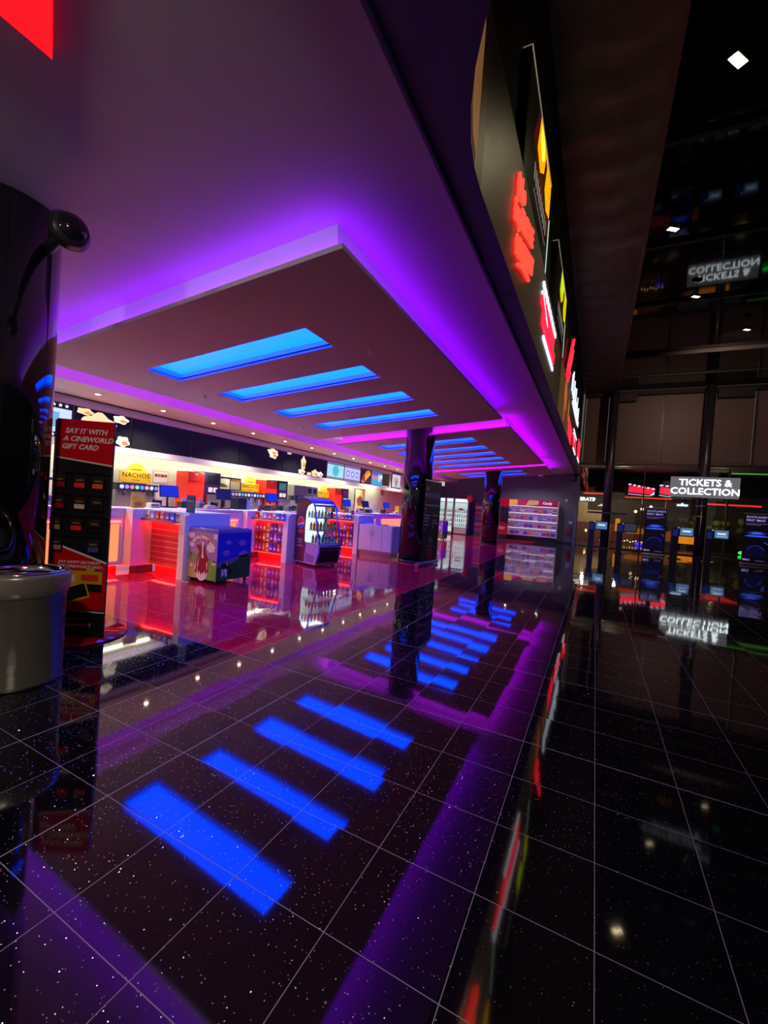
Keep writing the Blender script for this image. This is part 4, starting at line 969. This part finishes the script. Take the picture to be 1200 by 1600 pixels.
g = G(); g.box((0, 0, 0), (1.5, .4, .40), STEEL, .01); g.build('case', t)
for x in (.78, 1.14):
    g = G(); g.box((x, -.015, .05), (x+.32, 0, .36), P('#90a8a8'), .005); g.box((x+.04, -.02, .12), (x+.28, -.015, .32), P('#303c40', .15)); g.tube([(x+.04, -.03, .08), (x+.28, -.03, .08)], .008, STEEL); g.build('oven_door', t)
t = thing('menu_easel', 'yellow price card between the third warmer and the wall end', 'card', (-10.3, 17.3, 1.025), Q)
g = G(); g.box((0, 0, .25), (.9, .03, 1.2), P('#d8b070')); g.box((-.03, .005, .22), (.93, .04, 1.24), BLK); g.box((.4, .02, 0), (.5, .04, .3), BLK); g.build('board', t); g = G(); g.prism(blob(.45, .65, .25, .25, 16, .1), (0, 0, 0), FX, UP, (0, -.004, 0), P('#7a5040')); g.build('picture', t)
text('wall_lettering', 'B1', .42, (-10.89, 21.3, 2.25), FY, UP, P('#b02030'), None, .01, .01); tag(bpy.data.objects['wall_lettering'], 'red B1 letters on the cream wall left of the first column', 'lettering')
# tills on the front counter
BSC = E('#1830e8', .9); DSC = E('#201c70', .8)
def till(y, label, on=True, x=-8.25, z=1.2, ang=78, hi=.33):
    t = thing('till', label, 'till', (x, y, z), math.radians(ang))
    g = G(); g.box((-.12, -.02, 0), (.16, .26, .03), BLK, .005); g.tube([(0, .12, .02), (0, .14, hi)], .022, BLK); g.build('stand', t)
    M = Matrix.Translation((0, .05, hi+.03)) @ Matrix.Rotation(math.radians(-14), 4, 'X')
    g = G(); g.box((-.20, 0, -.13), (.20, .04, .13), BLK, .006, M=M); mon = g.build('monitor', t)
    g = G(); g.box((-.185, -.003, -.115), (.185, -.0005, .115), BSC if on else DSC, M=M); g.build('screen', mon)
    g = G(); g.box((-.30, .05, 0), (-.14, .25, .16), GREYP, .01); g.box((-.29, .04, .08), (-.15, .05, .14), BLK); g.build('receipt_printer', t)
    g = G(); g.box((-.38, -.05, .0), (-.33, .0, .17), BLK, .01); g.build('card_reader', t)
    return t
till(6.05, 'till with bright blue screen nearest the camera'); till(7.55, 'till with dim blue screen above the freezer', False)
till(9.35, 'small till with patterned blue screen left of the drinks cooler', True, -8.3); till(10.6, 'till directly behind the drinks cooler', False)
till(13.3, 'till with square blue screen right of the drinks cooler', True, -8.2); till(14.7, 'till with dim screen halfway to the first column', False, -8.2); till(16.6, 'farthest till, just left of the first column', True, -8.2)
def clutter(nm, label, cat, loc, build, rz=Q, grp=None):
    t = thing(nm, label, cat, loc, rz, grp); build(t); return t
def flyer(t):
    g = G(); g.box((0, 0, 0), (.27, .01, .30), YEL); g.build('sheet', t); g = G(); g.prism(blob(.15, .07, .09, .05, 14, .15), (0, 0, 0), FX, UP, (0, -.003, 0), P('#b06838')); g.box((.06, -.003, .22), (.2, 0, .26), P('#c088a8')); g.build('print', t)
clutter('counter_flyer', 'yellow flyer with nachos picture standing on the nearest display unit', 'flyer', (-7.93, 5.0, 1.2), flyer)
def cupstack(t):
    g = G()
    for k in range(5): g.lathe([(.035, .05*k), (.048, .05*k+.11), (.050, .05*k+.11)], P('#e8e8f0') if k % 2 else P('#d0d0e0'), n=16)
    g.build('nested_cups', t)
clutter('cup_stack', 'stack of white paper cups beside the yellow flyer', 'cups', (-8.5, 4.75, 1.2), cupstack); clutter('cup_stack', 'stack of white paper cups right of the dim blue till screen', 'cups', (-8.4, 8.62, 1.2), cupstack)
clutter('cup_stack', 'stack of white paper cups near the farthest till', 'cups', (-8.3, 15.6, 1.2), cupstack)
def menubox(t):
    g = G(); g.box((0, 0, 0), (.30, .28, .30), mk('box_black', (.012, .01, .03), .3), .005); g.build('case', t); g = G(); g.box((.31, .02, .0), (.42, .1, .26), P('#88c8e0')); g.build('leaflet', t)
clutter('condiment_box', 'black box with a blue leaflet beside it behind the freezer', 'box', (-8.3, 8.05, 1.2), menubox)
def tray(t):
    g = G(); g.box((0, 0, 0), (.34, .24, .05), P('#d0b090'), .01); g.box((.05, .04, .05), (.28, .2, .09), P('#e8d8c8'), .01); g.build('stack', t)
clutter('napkin_tray', 'tan tray of napkins on the counter behind the freezer', 'tray', (-7.98, 6.8, 1.2), tray); clutter('napkin_tray', 'tan tray of napkins on the counter right of the drinks cooler', 'tray', (-8.05, 13.9, 1.2), tray)
def ybox(t):
    g = G(); g.box((0, 0, 0), (.28, .2, .36), YEL, .01); g.build('carton', t)
clutter('popcorn_carton', 'yellow carton at the counter end by the first column', 'carton', (-8.1, 17.6, 1.2), ybox)
for i, (y, x) in enumerate(((6.40, -8.3), (6.72, -8.15), (9.68, -8.3), (9.95, -8.2), (12.5, -8.2), (13.6, -8.45), (14.95, -8.2), (15.2, -8.25))):
    def rd(t):
        g = G(); g.box((0, 0, 0), (.16, .2, .15), GREYP if i % 2 else BLK, .015); g.box((.02, -.004, .05), (.14, 0, .12), P('#404858')); g.build('body', t)
        g = G(); g.box((.03, .05, .15), (.13, .06, .24), P('#e8e8e8')); g.build('paper_slip', t)
    clutter('receipt_printer', '%s receipt printer on the till counter, %s from the nearest end' % (('black', 'grey')[i % 2], ORD[i]), 'printer', (x, y, 1.2), rd, Q, 'receipt printers on the till counter')
for i, (y, c) in enumerate(((5.45, '#e8e0d0'), (8.75, '#202028'), (8.95, '#c89858'), (12.70, '#e04050'), (13.55, '#f0f0f0'), (15.85, '#282830'), (17.1, '#d8d0c0'))):
    def bx(t):
        g = G(); g.box((0, 0, 0), (.2, .16, .10+.04*(i % 3)), P(c), .01); g.build('carton', t); g = G(); g.box((.02, -.003, .03), (.18, 0, .08), P('#806858')); g.build('printed_label', t)
    clutter('small_carton', '%s small carton on the till counter, %s from the nearest end' % (('cream', 'black', 'tan', 'red', 'white', 'dark grey', 'beige')[i], ORD[i]), 'carton', (-8.0, y, 1.2), bx, Q, 'small cartons on the till counter')
def rolls(t):
    for k in range(4): g = G(); g.box((0, 0, .13*k), (.5, .3, .13*k+.11), YEL if k % 2 == 0 else P('#d89818'), .01); g.build('nacho_tray', t)
clutter('nacho_tray_stack', 'stack of yellow trays below the third nachos sign', 'trays', (-10.1, 14.68, 1.025), rolls)
def pens(t):
    g = G(); g.lathe([(0, 0), (.05, 0), (.06, .14), (.05, .14)], P('#a83060'), n=16); g.build('pot', t)
    for k in range(4): g = G(); g.cyl((.02*math.cos(k*1.7), .02*math.sin(k*1.7), .05), (.05*math.cos(k*1.7), .05*math.sin(k*1.7), .30), .006, P(('#e04060', '#ffffff', '#d8a0c0', '#40a0e0')[k]), n=8); g.build('straw', t)
clutter('straw_pot', 'pink pot of straws above the left rack of sweet bags', 'pot', (-7.75, 8.25, 1.2), pens); clutter('straw_pot', 'pink pot of straws beside the low white cupboard', 'pot', (-6.9, 11.5, 1.2), pens)
def hotdog(t):
    g = G(); g.box((0, 0, 0), (.7, .4, .12), STEEL, .01); g.build('base', t)
    for k in range(4): g = G(); g.cyl((.05, .06+.09*k, .15), (.65, .06+.09*k, .15), .025, CHROME, n=10); g.build('roller', t)
    g = G(); g.box((0, .1, .42), (.7, .4, .46), STEEL); g.box((.0, .36, .12), (.02, .4, .42), STEEL); g.box((.68, .36, .12), (.7, .4, .42), STEEL); g.build('canopy', t)
clutter('hot_dog_roller', 'steel hot dog roller on the counter left of the gift card stand', 'hot dog roller', (-8.2, 3.35, 1.2), hotdog)
t = thing('wall_lamp_globe', 'yellow round globe on the wall left of the gift card stand', 'globe', (-10.7, 4.6, 1.9)); g = G(); g.ball((0, 0, 0), .10, YEL, 10); g.build('globe', t); g = G(); g.cyl((-.2, 0, 0), (0, 0, 0), .015, STEEL, n=8); g.build('arm', t)
t = thing('wall_panel', 'tall dark framed panel with red lower part right of the gift card stand', 'panel', (-10.2, 5.35, 1.02), Q)
g = G(); g.box((0, 0, 0), (.5, .3, 1.25), BLK, .01); g.build('case', t); g = G(); g.box((.03, -.01, .05), (.47, 0, .72), P('#b01020')); g.build('red_door', t); g = G(); g.box((.05, -.01, .8), (.45, 0, 1.18), E('#88b8e0', .7)); g.build('display_window', t)

# ================================================================ far wall: fridges, sweet shelves
def fridge(x, w, label, col, side):
    t = thing('upright_fridge', label, 'fridge', (x, 26.5, 0)); h = 2.32
    g = G(); g.box((0, .06, .0), (w, .75, h), side, .01); g.build('cabinet', t)
    g = G(); g.box((.05, .02, h-.24), (w-.05, .06, h-.03), E('#e8f0ff', 1.2)); g.build('lit_header', t)
    g = G(); g.box((.05, .05, .45 if col else .15), (w-.05, .061, h-.28), mk('fridge_glow', (.6, .7, .7), .3, 0, (.62, .9, .82), .75)); g.build('lit_interior', t)
    g = G()
    for k in range(5): g.box((.06, .03, .5+.3*k), (w-.06, .05, .52+.3*k), P('#c0ccd0'))
    g.build('shelf_edge', t)
    g = G(); g.box((0, 0, .05), (.05, .06, h), SILV); g.box((w-.05, 0, .05), (w, .06, h), SILV); g.box((0, 0, .05), (w, .06, .42 if col else .12), SILV); g.box((0, 0, h-.02), (w, .06, h), SILV); g.build('door_frame', t)
    g = G(); g.box((.05, .005, .42 if col else .15), (w-.05, .010, h-.28), CASE_GLASS); g.build('door_glass', t)
    if col: g = G(); g.prism(blob(w/2, 1.62, .22, .06, 18, .1), (0, .004, 0), FX, UP, (0, -.004, 0), P('#e04858')); g.build('door_sticker', t)
    return t
KB = mk('fridge_blue', (.03, .03, .28), .3)
fridge(-9.45, .6, 'leftmost upright drinks fridge at the far wall', False, BLK); fridge(-8.80, .5, 'narrow upright fridge in the middle of the far three', False, BLK); fridge(-8.24, .92, 'wide silver-framed upright fridge with red sticker at the far wall', True, KB)
x0 = -9.4
for s, (fx, fw_) in enumerate(((-9.45, .6), (-8.80, .5), (-8.24, .92))):
    n = 4 if s < 2 else 6
    for k in range(4):
        for i in range(n):
            bottle((i+k+s) % 5, (fx+.11+(fw_-.2)*i/(n-1), 26.545-.0, .52+.3*k+(.0)), 0, '%s bottle, %s far fridge, %s shelf up, %s from left' % (BOT[(i+k+s) % 5][0], ('leftmost', 'narrow middle', 'wide')[s], ORD[k], ORD[i]), 'bottles in the far fridges')
t = thing('sweet_shelving', 'wide lit pick and mix sweet shelving with pink header on the far wall', 'shelving', (-4.95, 26.7, 0)); w = 2.95
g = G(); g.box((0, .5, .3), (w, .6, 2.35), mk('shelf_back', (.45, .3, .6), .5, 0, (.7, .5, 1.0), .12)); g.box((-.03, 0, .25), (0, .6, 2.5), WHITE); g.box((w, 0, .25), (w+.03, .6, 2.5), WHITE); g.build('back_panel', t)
g = G(); g.box((0, 0, 2.12), (w, .08, 2.5), P('#b81860')); g.box((0, -.006, 2.14), (.65, 0, 2.46), E('#f0a060', .8)); g.prism([(.6, 2.14), (1.2, 2.14), (.9, 2.46), (.62, 2.46)], (0, 0, 0), FX, UP, (0, -.006, 0), E('#d82878', .6)); g.prism([(1.1, 2.14), (1.85, 2.2), (1.85, 2.46), (1.3, 2.46)], (0, 0, 0), FX, UP, (0, -.008, 0), E('#e0a080', .7)); g.prism([(1.3, 2.14), (1.9, 2.14), (1.9, 2.22)], (0, 0, 0), FX, UP, (0, -.01, 0), E('#a01040', .5)); g.build('header', t)
text('lettering', 'Candy', .2, (2.35, -.008, 2.32), FX, UP, E('#ffd0f0', 1.1), t, .002, .004)
g = G(); g.box((0, .05, 0), (w, .6, .2), BLK); g.build('plinth', t)
SC = ['#f0d0f8', '#9050d0', '#e84890', '#6040c0', '#f08860', '#c83070', '#8060e0', '#f0b0c0', '#5868e0', '#d0a0f0', '#a8b8f8']
for r in range(4):
    z = .34+.45*r
    g = G(); g.box((0, .0, z-.03), (w, .5, z), WHITE); g.box((0, -.02, z-.04), (w, 0, z+.02), P('#f0e0e8')); g.build('shelf', t)
    g = G(); g.box((.02, .02, z+.40), (w-.02, .05, z+.408), ER((1, .80, .85), 3.5, 'shelf_led')); g.build('shelf_light', t)
    for c in range(11):
        x = .03+c*(w-.06)/11; b = (w-.06)/11
        g = G(); g.box((x+.01, .04, z+.01), (x+b-.02, .34, z+.22), P(SC[(c*3+r*2) % 11], .3), .008); g.box((x+b-.018, .02, z+.005), (x+b-.006, .36, z+.34), WHITE); g.box((x+.02, .034, z+.09), (x+b-.03, .04, z+.17), P(SC[(c+r*5+4) % 11], .3)); g.build('sweet_bin', t)
t = thing('gift_card_stand', 'far gift card stand with blue display on its left side, beside the last column', 'display stand', (-5.08, 25.9, 0), 0)
g = G(); g.box((-.40, 0, .03), (.40, .10, 2.5), CBLK); g.box((-.42, -.1, 0), (.42, .3, .03), BLK); g.build('board', t)
g = G(); g.prism([(-.40, 2.0), (.40, 1.95), (.40, 2.5), (-.40, 2.5)], (0, 0, 0), FX, UP, (0, -.004, 0), CRED); g.prism([(-.40, .3), (.40, .3), (.40, .95), (-.40, 1.15)], (0, 0, 0), FX, UP, (0, -.004, 0), CRED); g.prism([(-.3, .6), (.2, .6), (.3, .75), (-.2, .8)], (0, 0, 0), FX, UP, (0, -.006, 0), P('#d8c0b8')); g.build('printed_panel', t)
g = G()
for r in range(4):
    for c in range(3): g.box((-.32+.24*c, -.03, 1.2+.19*r), (-.2+.24*c, -.01, 1.32+.19*r), P('#402838'))
g.build('card_pockets', t)
t = thing('snack_tower', 'narrow white rack with a blue top box beside the far gift card stand', 'rack', (-5.95, 25.8, 0))
g = G(); g.box((0, 0, 0), (.42, .4, 1.95), WHITE, .01); g.build('rack_body', t); g = G(); g.box((-.08, -.05, 1.9), (.40, .35, 2.5), mk('blue_box', (.08, .07, .8), .4, 0, (.1, .08, 1), .35)); g.build('blue_top', t)
for k in range(4): g = G(); g.box((.04, -.05, .3+.4*k), (.38, 0, .5+.4*k), P(('#4830a0', '#301870', '#603890', '#202060')[k])); g.build('pocket', t)
t = thing('balloon', 'red round balloon beside the last column', 'balloon', (-7.1, 26.0, 0)); g = G(); g.ball((0, 0, 2.33), .20, P('#f05048', .25), 14, (1, 1, 1.15)); g.build('balloon_skin', t); g = G(); g.cyl((0, 0, .02), (0, 0, 2.12), .004, P('#e0e0e0'), n=6); g.lathe([(0, 0), (.08, 0), (.06, .03), (0, .03)], BLK, n=14); g.build('string_and_weight', t)
t = thing('sweet_rack', 'narrow rack of wrapped sweets between fridge and last column', 'rack', (-6.95, 26.9, 0)); g = G(); g.box((0, 0, 0), (.8, .45, 2.1), mk('rack_plum', (.2, .05, .12), .4), .01); g.build('rack_body', t)
for k in range(5): g = G(); g.box((.02, -.06, .3+.36*k), (.78, 0, .46+.36*k), P(('#c03878', '#e06088', '#8050c0', '#d04060', '#e0a0b8')[k]), .01); g.build('shelf_of_packs', t)
# things on the wall end
tag(G().cyl((-1.62, 27.5, 2.59), (-1.62, 27.46, 2.59), .09, P('#d8d0f0'), n=20).build('wall_sensor'), 'round pale sensor on the navy wall right of the sweet shelving', 'sensor')
tag(G().box((-1.42, 27.46, 1.20), (-1.20, 27.5, 1.36), P('#d0c0f0'), .005).build('wall_sign_plate'), 'small pale plate above the fire extinguisher', 'plate')
t = thing('fire_extinguisher', 'red fire extinguisher hanging at the corner of the far wall', 'fire extinguisher', (-1.35, 27.40, .55)); g = G(); g.lathe([(0, 0), (.07, 0), (.078, .03), (.078, .38), (.05, .44), (.02, .46), (0, .46)], P('#d82040', .25), n=20); g.build('cylinder', t); g = G(); g.tube([(0, 0, .46), (0, 0, .52), (-.07, 0, .54)], .012, BLK); g.build('valve', t); g = G(); g.tube([(.02, 0, .5), (.1, 0, .42), (.1, 0, .2)], .01, BLK); g.build('hose', t)
t = thing('wall_speaker', 'black box speaker high where fascia meets the far wall', 'speaker', (-1.5, 27.1, 3.75)); g = G(); g.box((0, 0, 0), (.3, .3, .4), BLK, .02); g.build('case', t); g = G(); g.cyl((.15, 0, .2), (.15, -.01, .2), .11, GREYP, n=20); g.build('cone', t)
t = thing('security_camera', 'small white camera under the far ceiling beside a round lamp', 'camera', (-2.9, 23.9, 3.68)); g = G(); g.box((0, 0, 0), (.22, .12, .12), P('#c8c8c0'), .02); g.build('body', t); g = G(); g.cyl((.1, .06, .12), (.1, .06, .37), .02, BLK, n=8); g.build('bracket', t)
t = thing('exit_box', 'white box sign hanging below the counter bulkhead end', 'sign', (-8.75, 24.6, 2.98)); g = G(); g.box((0, 0, 0), (.36, .12, .26), mk('white_sign_box', (.7, .75, .8), .4, 0, (.8, .9, 1), .5), .01); g.build('case', t); g = G(); g.cyl((.18, .06, .26), (.18, .06, .40), .012, STEEL, n=8); g.build('hanger', t)

# ================================================================ mall beyond the glass
g = G(); g.box((-6, 27.7, -.1), (16, 42, -.02), mk('mall_floor', (.05, .03, .03), .12)); struct('floor_outside', g)
BRICK = bpy.data.materials.new('brick_wall'); BRICK.use_nodes = True
N_, L_ = nodes(BRICK); bt = N_.new('ShaderNodeTexBrick'); bt.inputs['Color1'].default_value = (.32, .10, .06, 1); bt.inputs['Color2'].default_value = (.24, .07, .05, 1); bt.inputs['Mortar'].default_value = (.10, .07, .06, 1); bt.inputs['Scale'].default_value = 3.5
gg = N_.new('ShaderNodeNewGeometry'); mp = N_.new('ShaderNodeMapping'); mp.inputs['Rotation'].default_value = (PI/2, 0, 0); L_.new(gg.outputs['Position'], mp.inputs[0]); L_.new(mp.outputs[0], bt.inputs['Vector']); L_.new(bt.outputs[0], bsdf(BRICK).inputs['Base Color'])
g = G(); g.box((-6, 36, 0), (3.2, 36.2, 1.35), BRICK); g.box((3.2, 36, 0), (16, 36.2, 1.0), noise_rough('dark_timber', (.05, .025, .015), .5, 6, .1)); g.box((-6, 33.1, 3.55), (16, 33.14, 5), BLACKW); g.box((-6, 37.5, 0), (16, 37.6, 5), noise_rough('cafe_wall', (.05, .035, .025), .6, 2, .1)); g.box((-6, 28, 4.9), (16, 38, 5), BLACKW)
struct('wall_outside', g)
g = G(); g.box((-1.5, 36.6, 0), (1.0, 36.7, 2.3), P('#c8b080')); g.box((-1.5, 36.6, 2.3), (-.6, 36.7, 2.9), P('#b8a070'))
tag(g.build('cafe_screen'), 'cream low partition in the cafe beyond the glass, left side', 'partition')
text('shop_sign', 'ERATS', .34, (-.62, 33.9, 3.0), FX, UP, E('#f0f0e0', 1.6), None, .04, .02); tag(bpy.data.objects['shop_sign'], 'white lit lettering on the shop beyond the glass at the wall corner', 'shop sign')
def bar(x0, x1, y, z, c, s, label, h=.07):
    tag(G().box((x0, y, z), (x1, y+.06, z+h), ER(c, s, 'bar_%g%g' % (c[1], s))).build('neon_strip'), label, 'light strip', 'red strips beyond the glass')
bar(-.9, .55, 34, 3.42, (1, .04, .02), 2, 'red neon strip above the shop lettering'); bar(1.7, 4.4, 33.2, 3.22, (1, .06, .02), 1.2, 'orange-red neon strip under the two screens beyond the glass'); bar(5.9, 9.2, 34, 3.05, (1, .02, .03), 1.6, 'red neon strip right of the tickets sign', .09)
for i, (a, w_) in enumerate(((1.78, 1.62), (3.56, .95))):  # sign reflections in the glass, modelled as glowing boards behind it
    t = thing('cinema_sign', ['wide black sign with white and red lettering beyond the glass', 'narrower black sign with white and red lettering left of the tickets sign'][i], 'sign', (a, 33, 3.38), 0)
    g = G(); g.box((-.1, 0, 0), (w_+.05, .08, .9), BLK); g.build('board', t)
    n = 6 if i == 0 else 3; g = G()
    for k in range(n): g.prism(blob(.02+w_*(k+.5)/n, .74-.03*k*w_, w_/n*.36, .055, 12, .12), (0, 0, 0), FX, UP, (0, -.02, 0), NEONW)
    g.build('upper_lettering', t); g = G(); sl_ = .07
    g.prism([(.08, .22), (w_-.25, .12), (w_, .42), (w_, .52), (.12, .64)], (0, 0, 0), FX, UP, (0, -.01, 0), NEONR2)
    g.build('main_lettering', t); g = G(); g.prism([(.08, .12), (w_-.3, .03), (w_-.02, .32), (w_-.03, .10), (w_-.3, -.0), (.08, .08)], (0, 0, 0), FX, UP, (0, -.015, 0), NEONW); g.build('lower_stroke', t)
pend = [(2.55, 35.2, 2.35), (2.95, 35.4, 2.55), (3.5, 35.6, 2.75), (3.75, 35.3, 2.6), (3.55, 35.0, 2.4), (3.3, 35.0, 2.2), (.35, 35.2, 2.6)]
for i, p in enumerate(pend):
    t = thing('pendant_lamp', 'warm round pendant lamp in the cafe beyond the glass, %s of the cluster' % ORD[i] if i < 6 else 'cream shaded pendant lamp above the cafe partition', 'pendant lamp', p, 0, 'cafe pendant lamps')
    g = G(); g.cyl((0, 0, .1), (0, 0, 4.9-p[2]), .008, BLK, n=6); g.build('cord', t); g = G(); (g.ball((0, 0, 0), .10, ER((1, .62, .3), 3.2, 'warm_globe'), 8) if i < 6 else g.lathe([(.04, .16), (.28, 0)], ER((1, .75, .4), .9, 'shade_glow'), n=20)); g.build('globe', t)
t = thing('cafe_kiosk', 'pale brown kiosk box with a glowing white sign under the tickets sign', 'kiosk', (4.15, 33.6, 2.35)); g = G(); g.box((0, 0, 0), (1.75, .4, .95), P('#b09078')); g.build('box', t); g = G(); g.box((.6, -.02, .5), (1.2, 0, .62), E('#c8e8ff', 2.0)); g.box((.82, -.02, .62), (.96, 0, .70), E('#c8e8ff', 1.5)); g.build('glowing_sign', t)
for i, (x, z, w_, h_, c) in enumerate(((5.15, .35, .95, .55, '#ff9010'), (6.5, .30, .25, .5, '#ff9010'), (1.3, .85, .3, .9, '#e08820'), (2.0, .75, 1.3, .4, '#a05810'), (4.3, .4, .5, .7, '#803808'))):
    g = G(); g.box((x, 34.6, z), (x+w_, 34.65, z+h_), E(c, .9)); tag(g.build('lit_window'), ['wide amber lit window between right pole and kiosk', 'small amber lit window right of the right pole', 'narrow amber window between left pole and kiosk', 'long amber shelf glow left of the first film banner', 'dim amber window right of the first film banner'][i], 'lit window', 'amber lit windows beyond the glass')
for i, (x, c, s_, w_, lab) in enumerate(((.55, '#ff20a0', 2.2, .42, 'bright magenta floor lamp behind the left pole'), (2.75, '#5040ff', 1.2, .5, 'violet-blue lit box left of the first film banner'), (8.3, '#30ff50', 1.6, .35, 'green floor lamp at the foot of the right film banner'), (-.55, '#ffd890', 2.4, .14, 'small warm table lamp in the brick cafe'))):
    tag(G().ball((x, 33.6, .12 if i < 3 else .75), .11, E(c, s_), 8, (w_/.22, 1, 1)).build('floor_lamp'), lab, 'lamp')
for k in range(8):
    tag(G().ball((1.75+.17*k, 33.8, .18+.05*(k % 3)), .05, E('#ffc880', 2.0), 5).build('candle_lamp'), 'small warm candle light, %s from the left in the row beyond the glass' % ORD[k], 'candle light', 'row of candle lights')
HG = noise_rough('hedge_leaf', (.10, .10, .02), .6, 9, .2, .5, .5)
for i, x in enumerate((4.3, 5.8, 7.3, 8.8)):
    g = G(); random.seed(i)
    for k in range(14): g.ball((random.uniform(-.5, .5), random.uniform(-.2, .2), random.uniform(1.0, 2.1)), random.uniform(.16, .3), HG, 5)
    t = thing('planter_hedge', 'dim olive planted hedge beyond the glass, %s from the left' % ORD[i], 'hedge', (x, 35.2, 0)); g.build('foliage', t); g = G(); g.box((-.45, -.2, 0), (.45, .2, 1.0), P('#201410')); g.build('planter', t)
lamp('cafe_light', 'POINT', (1.5, 34.5, 3.0), 90, (1, .70, .42), .08); lamp('cafe_light', 'POINT', (-.6, 34.6, 2.9), 70, (1, .78, .5), .08); lamp('cafe_light', 'POINT', (7.0, 34.0, 2.8), 40, (.9, .85, .4), .08)
tag(G().box((6.2, 27.7, 4.45), (12, 27.9, 4.50), E('#60b040', .8)).build('green_strip'), 'thin green light strip along the glazing beam at the right', 'light strip')
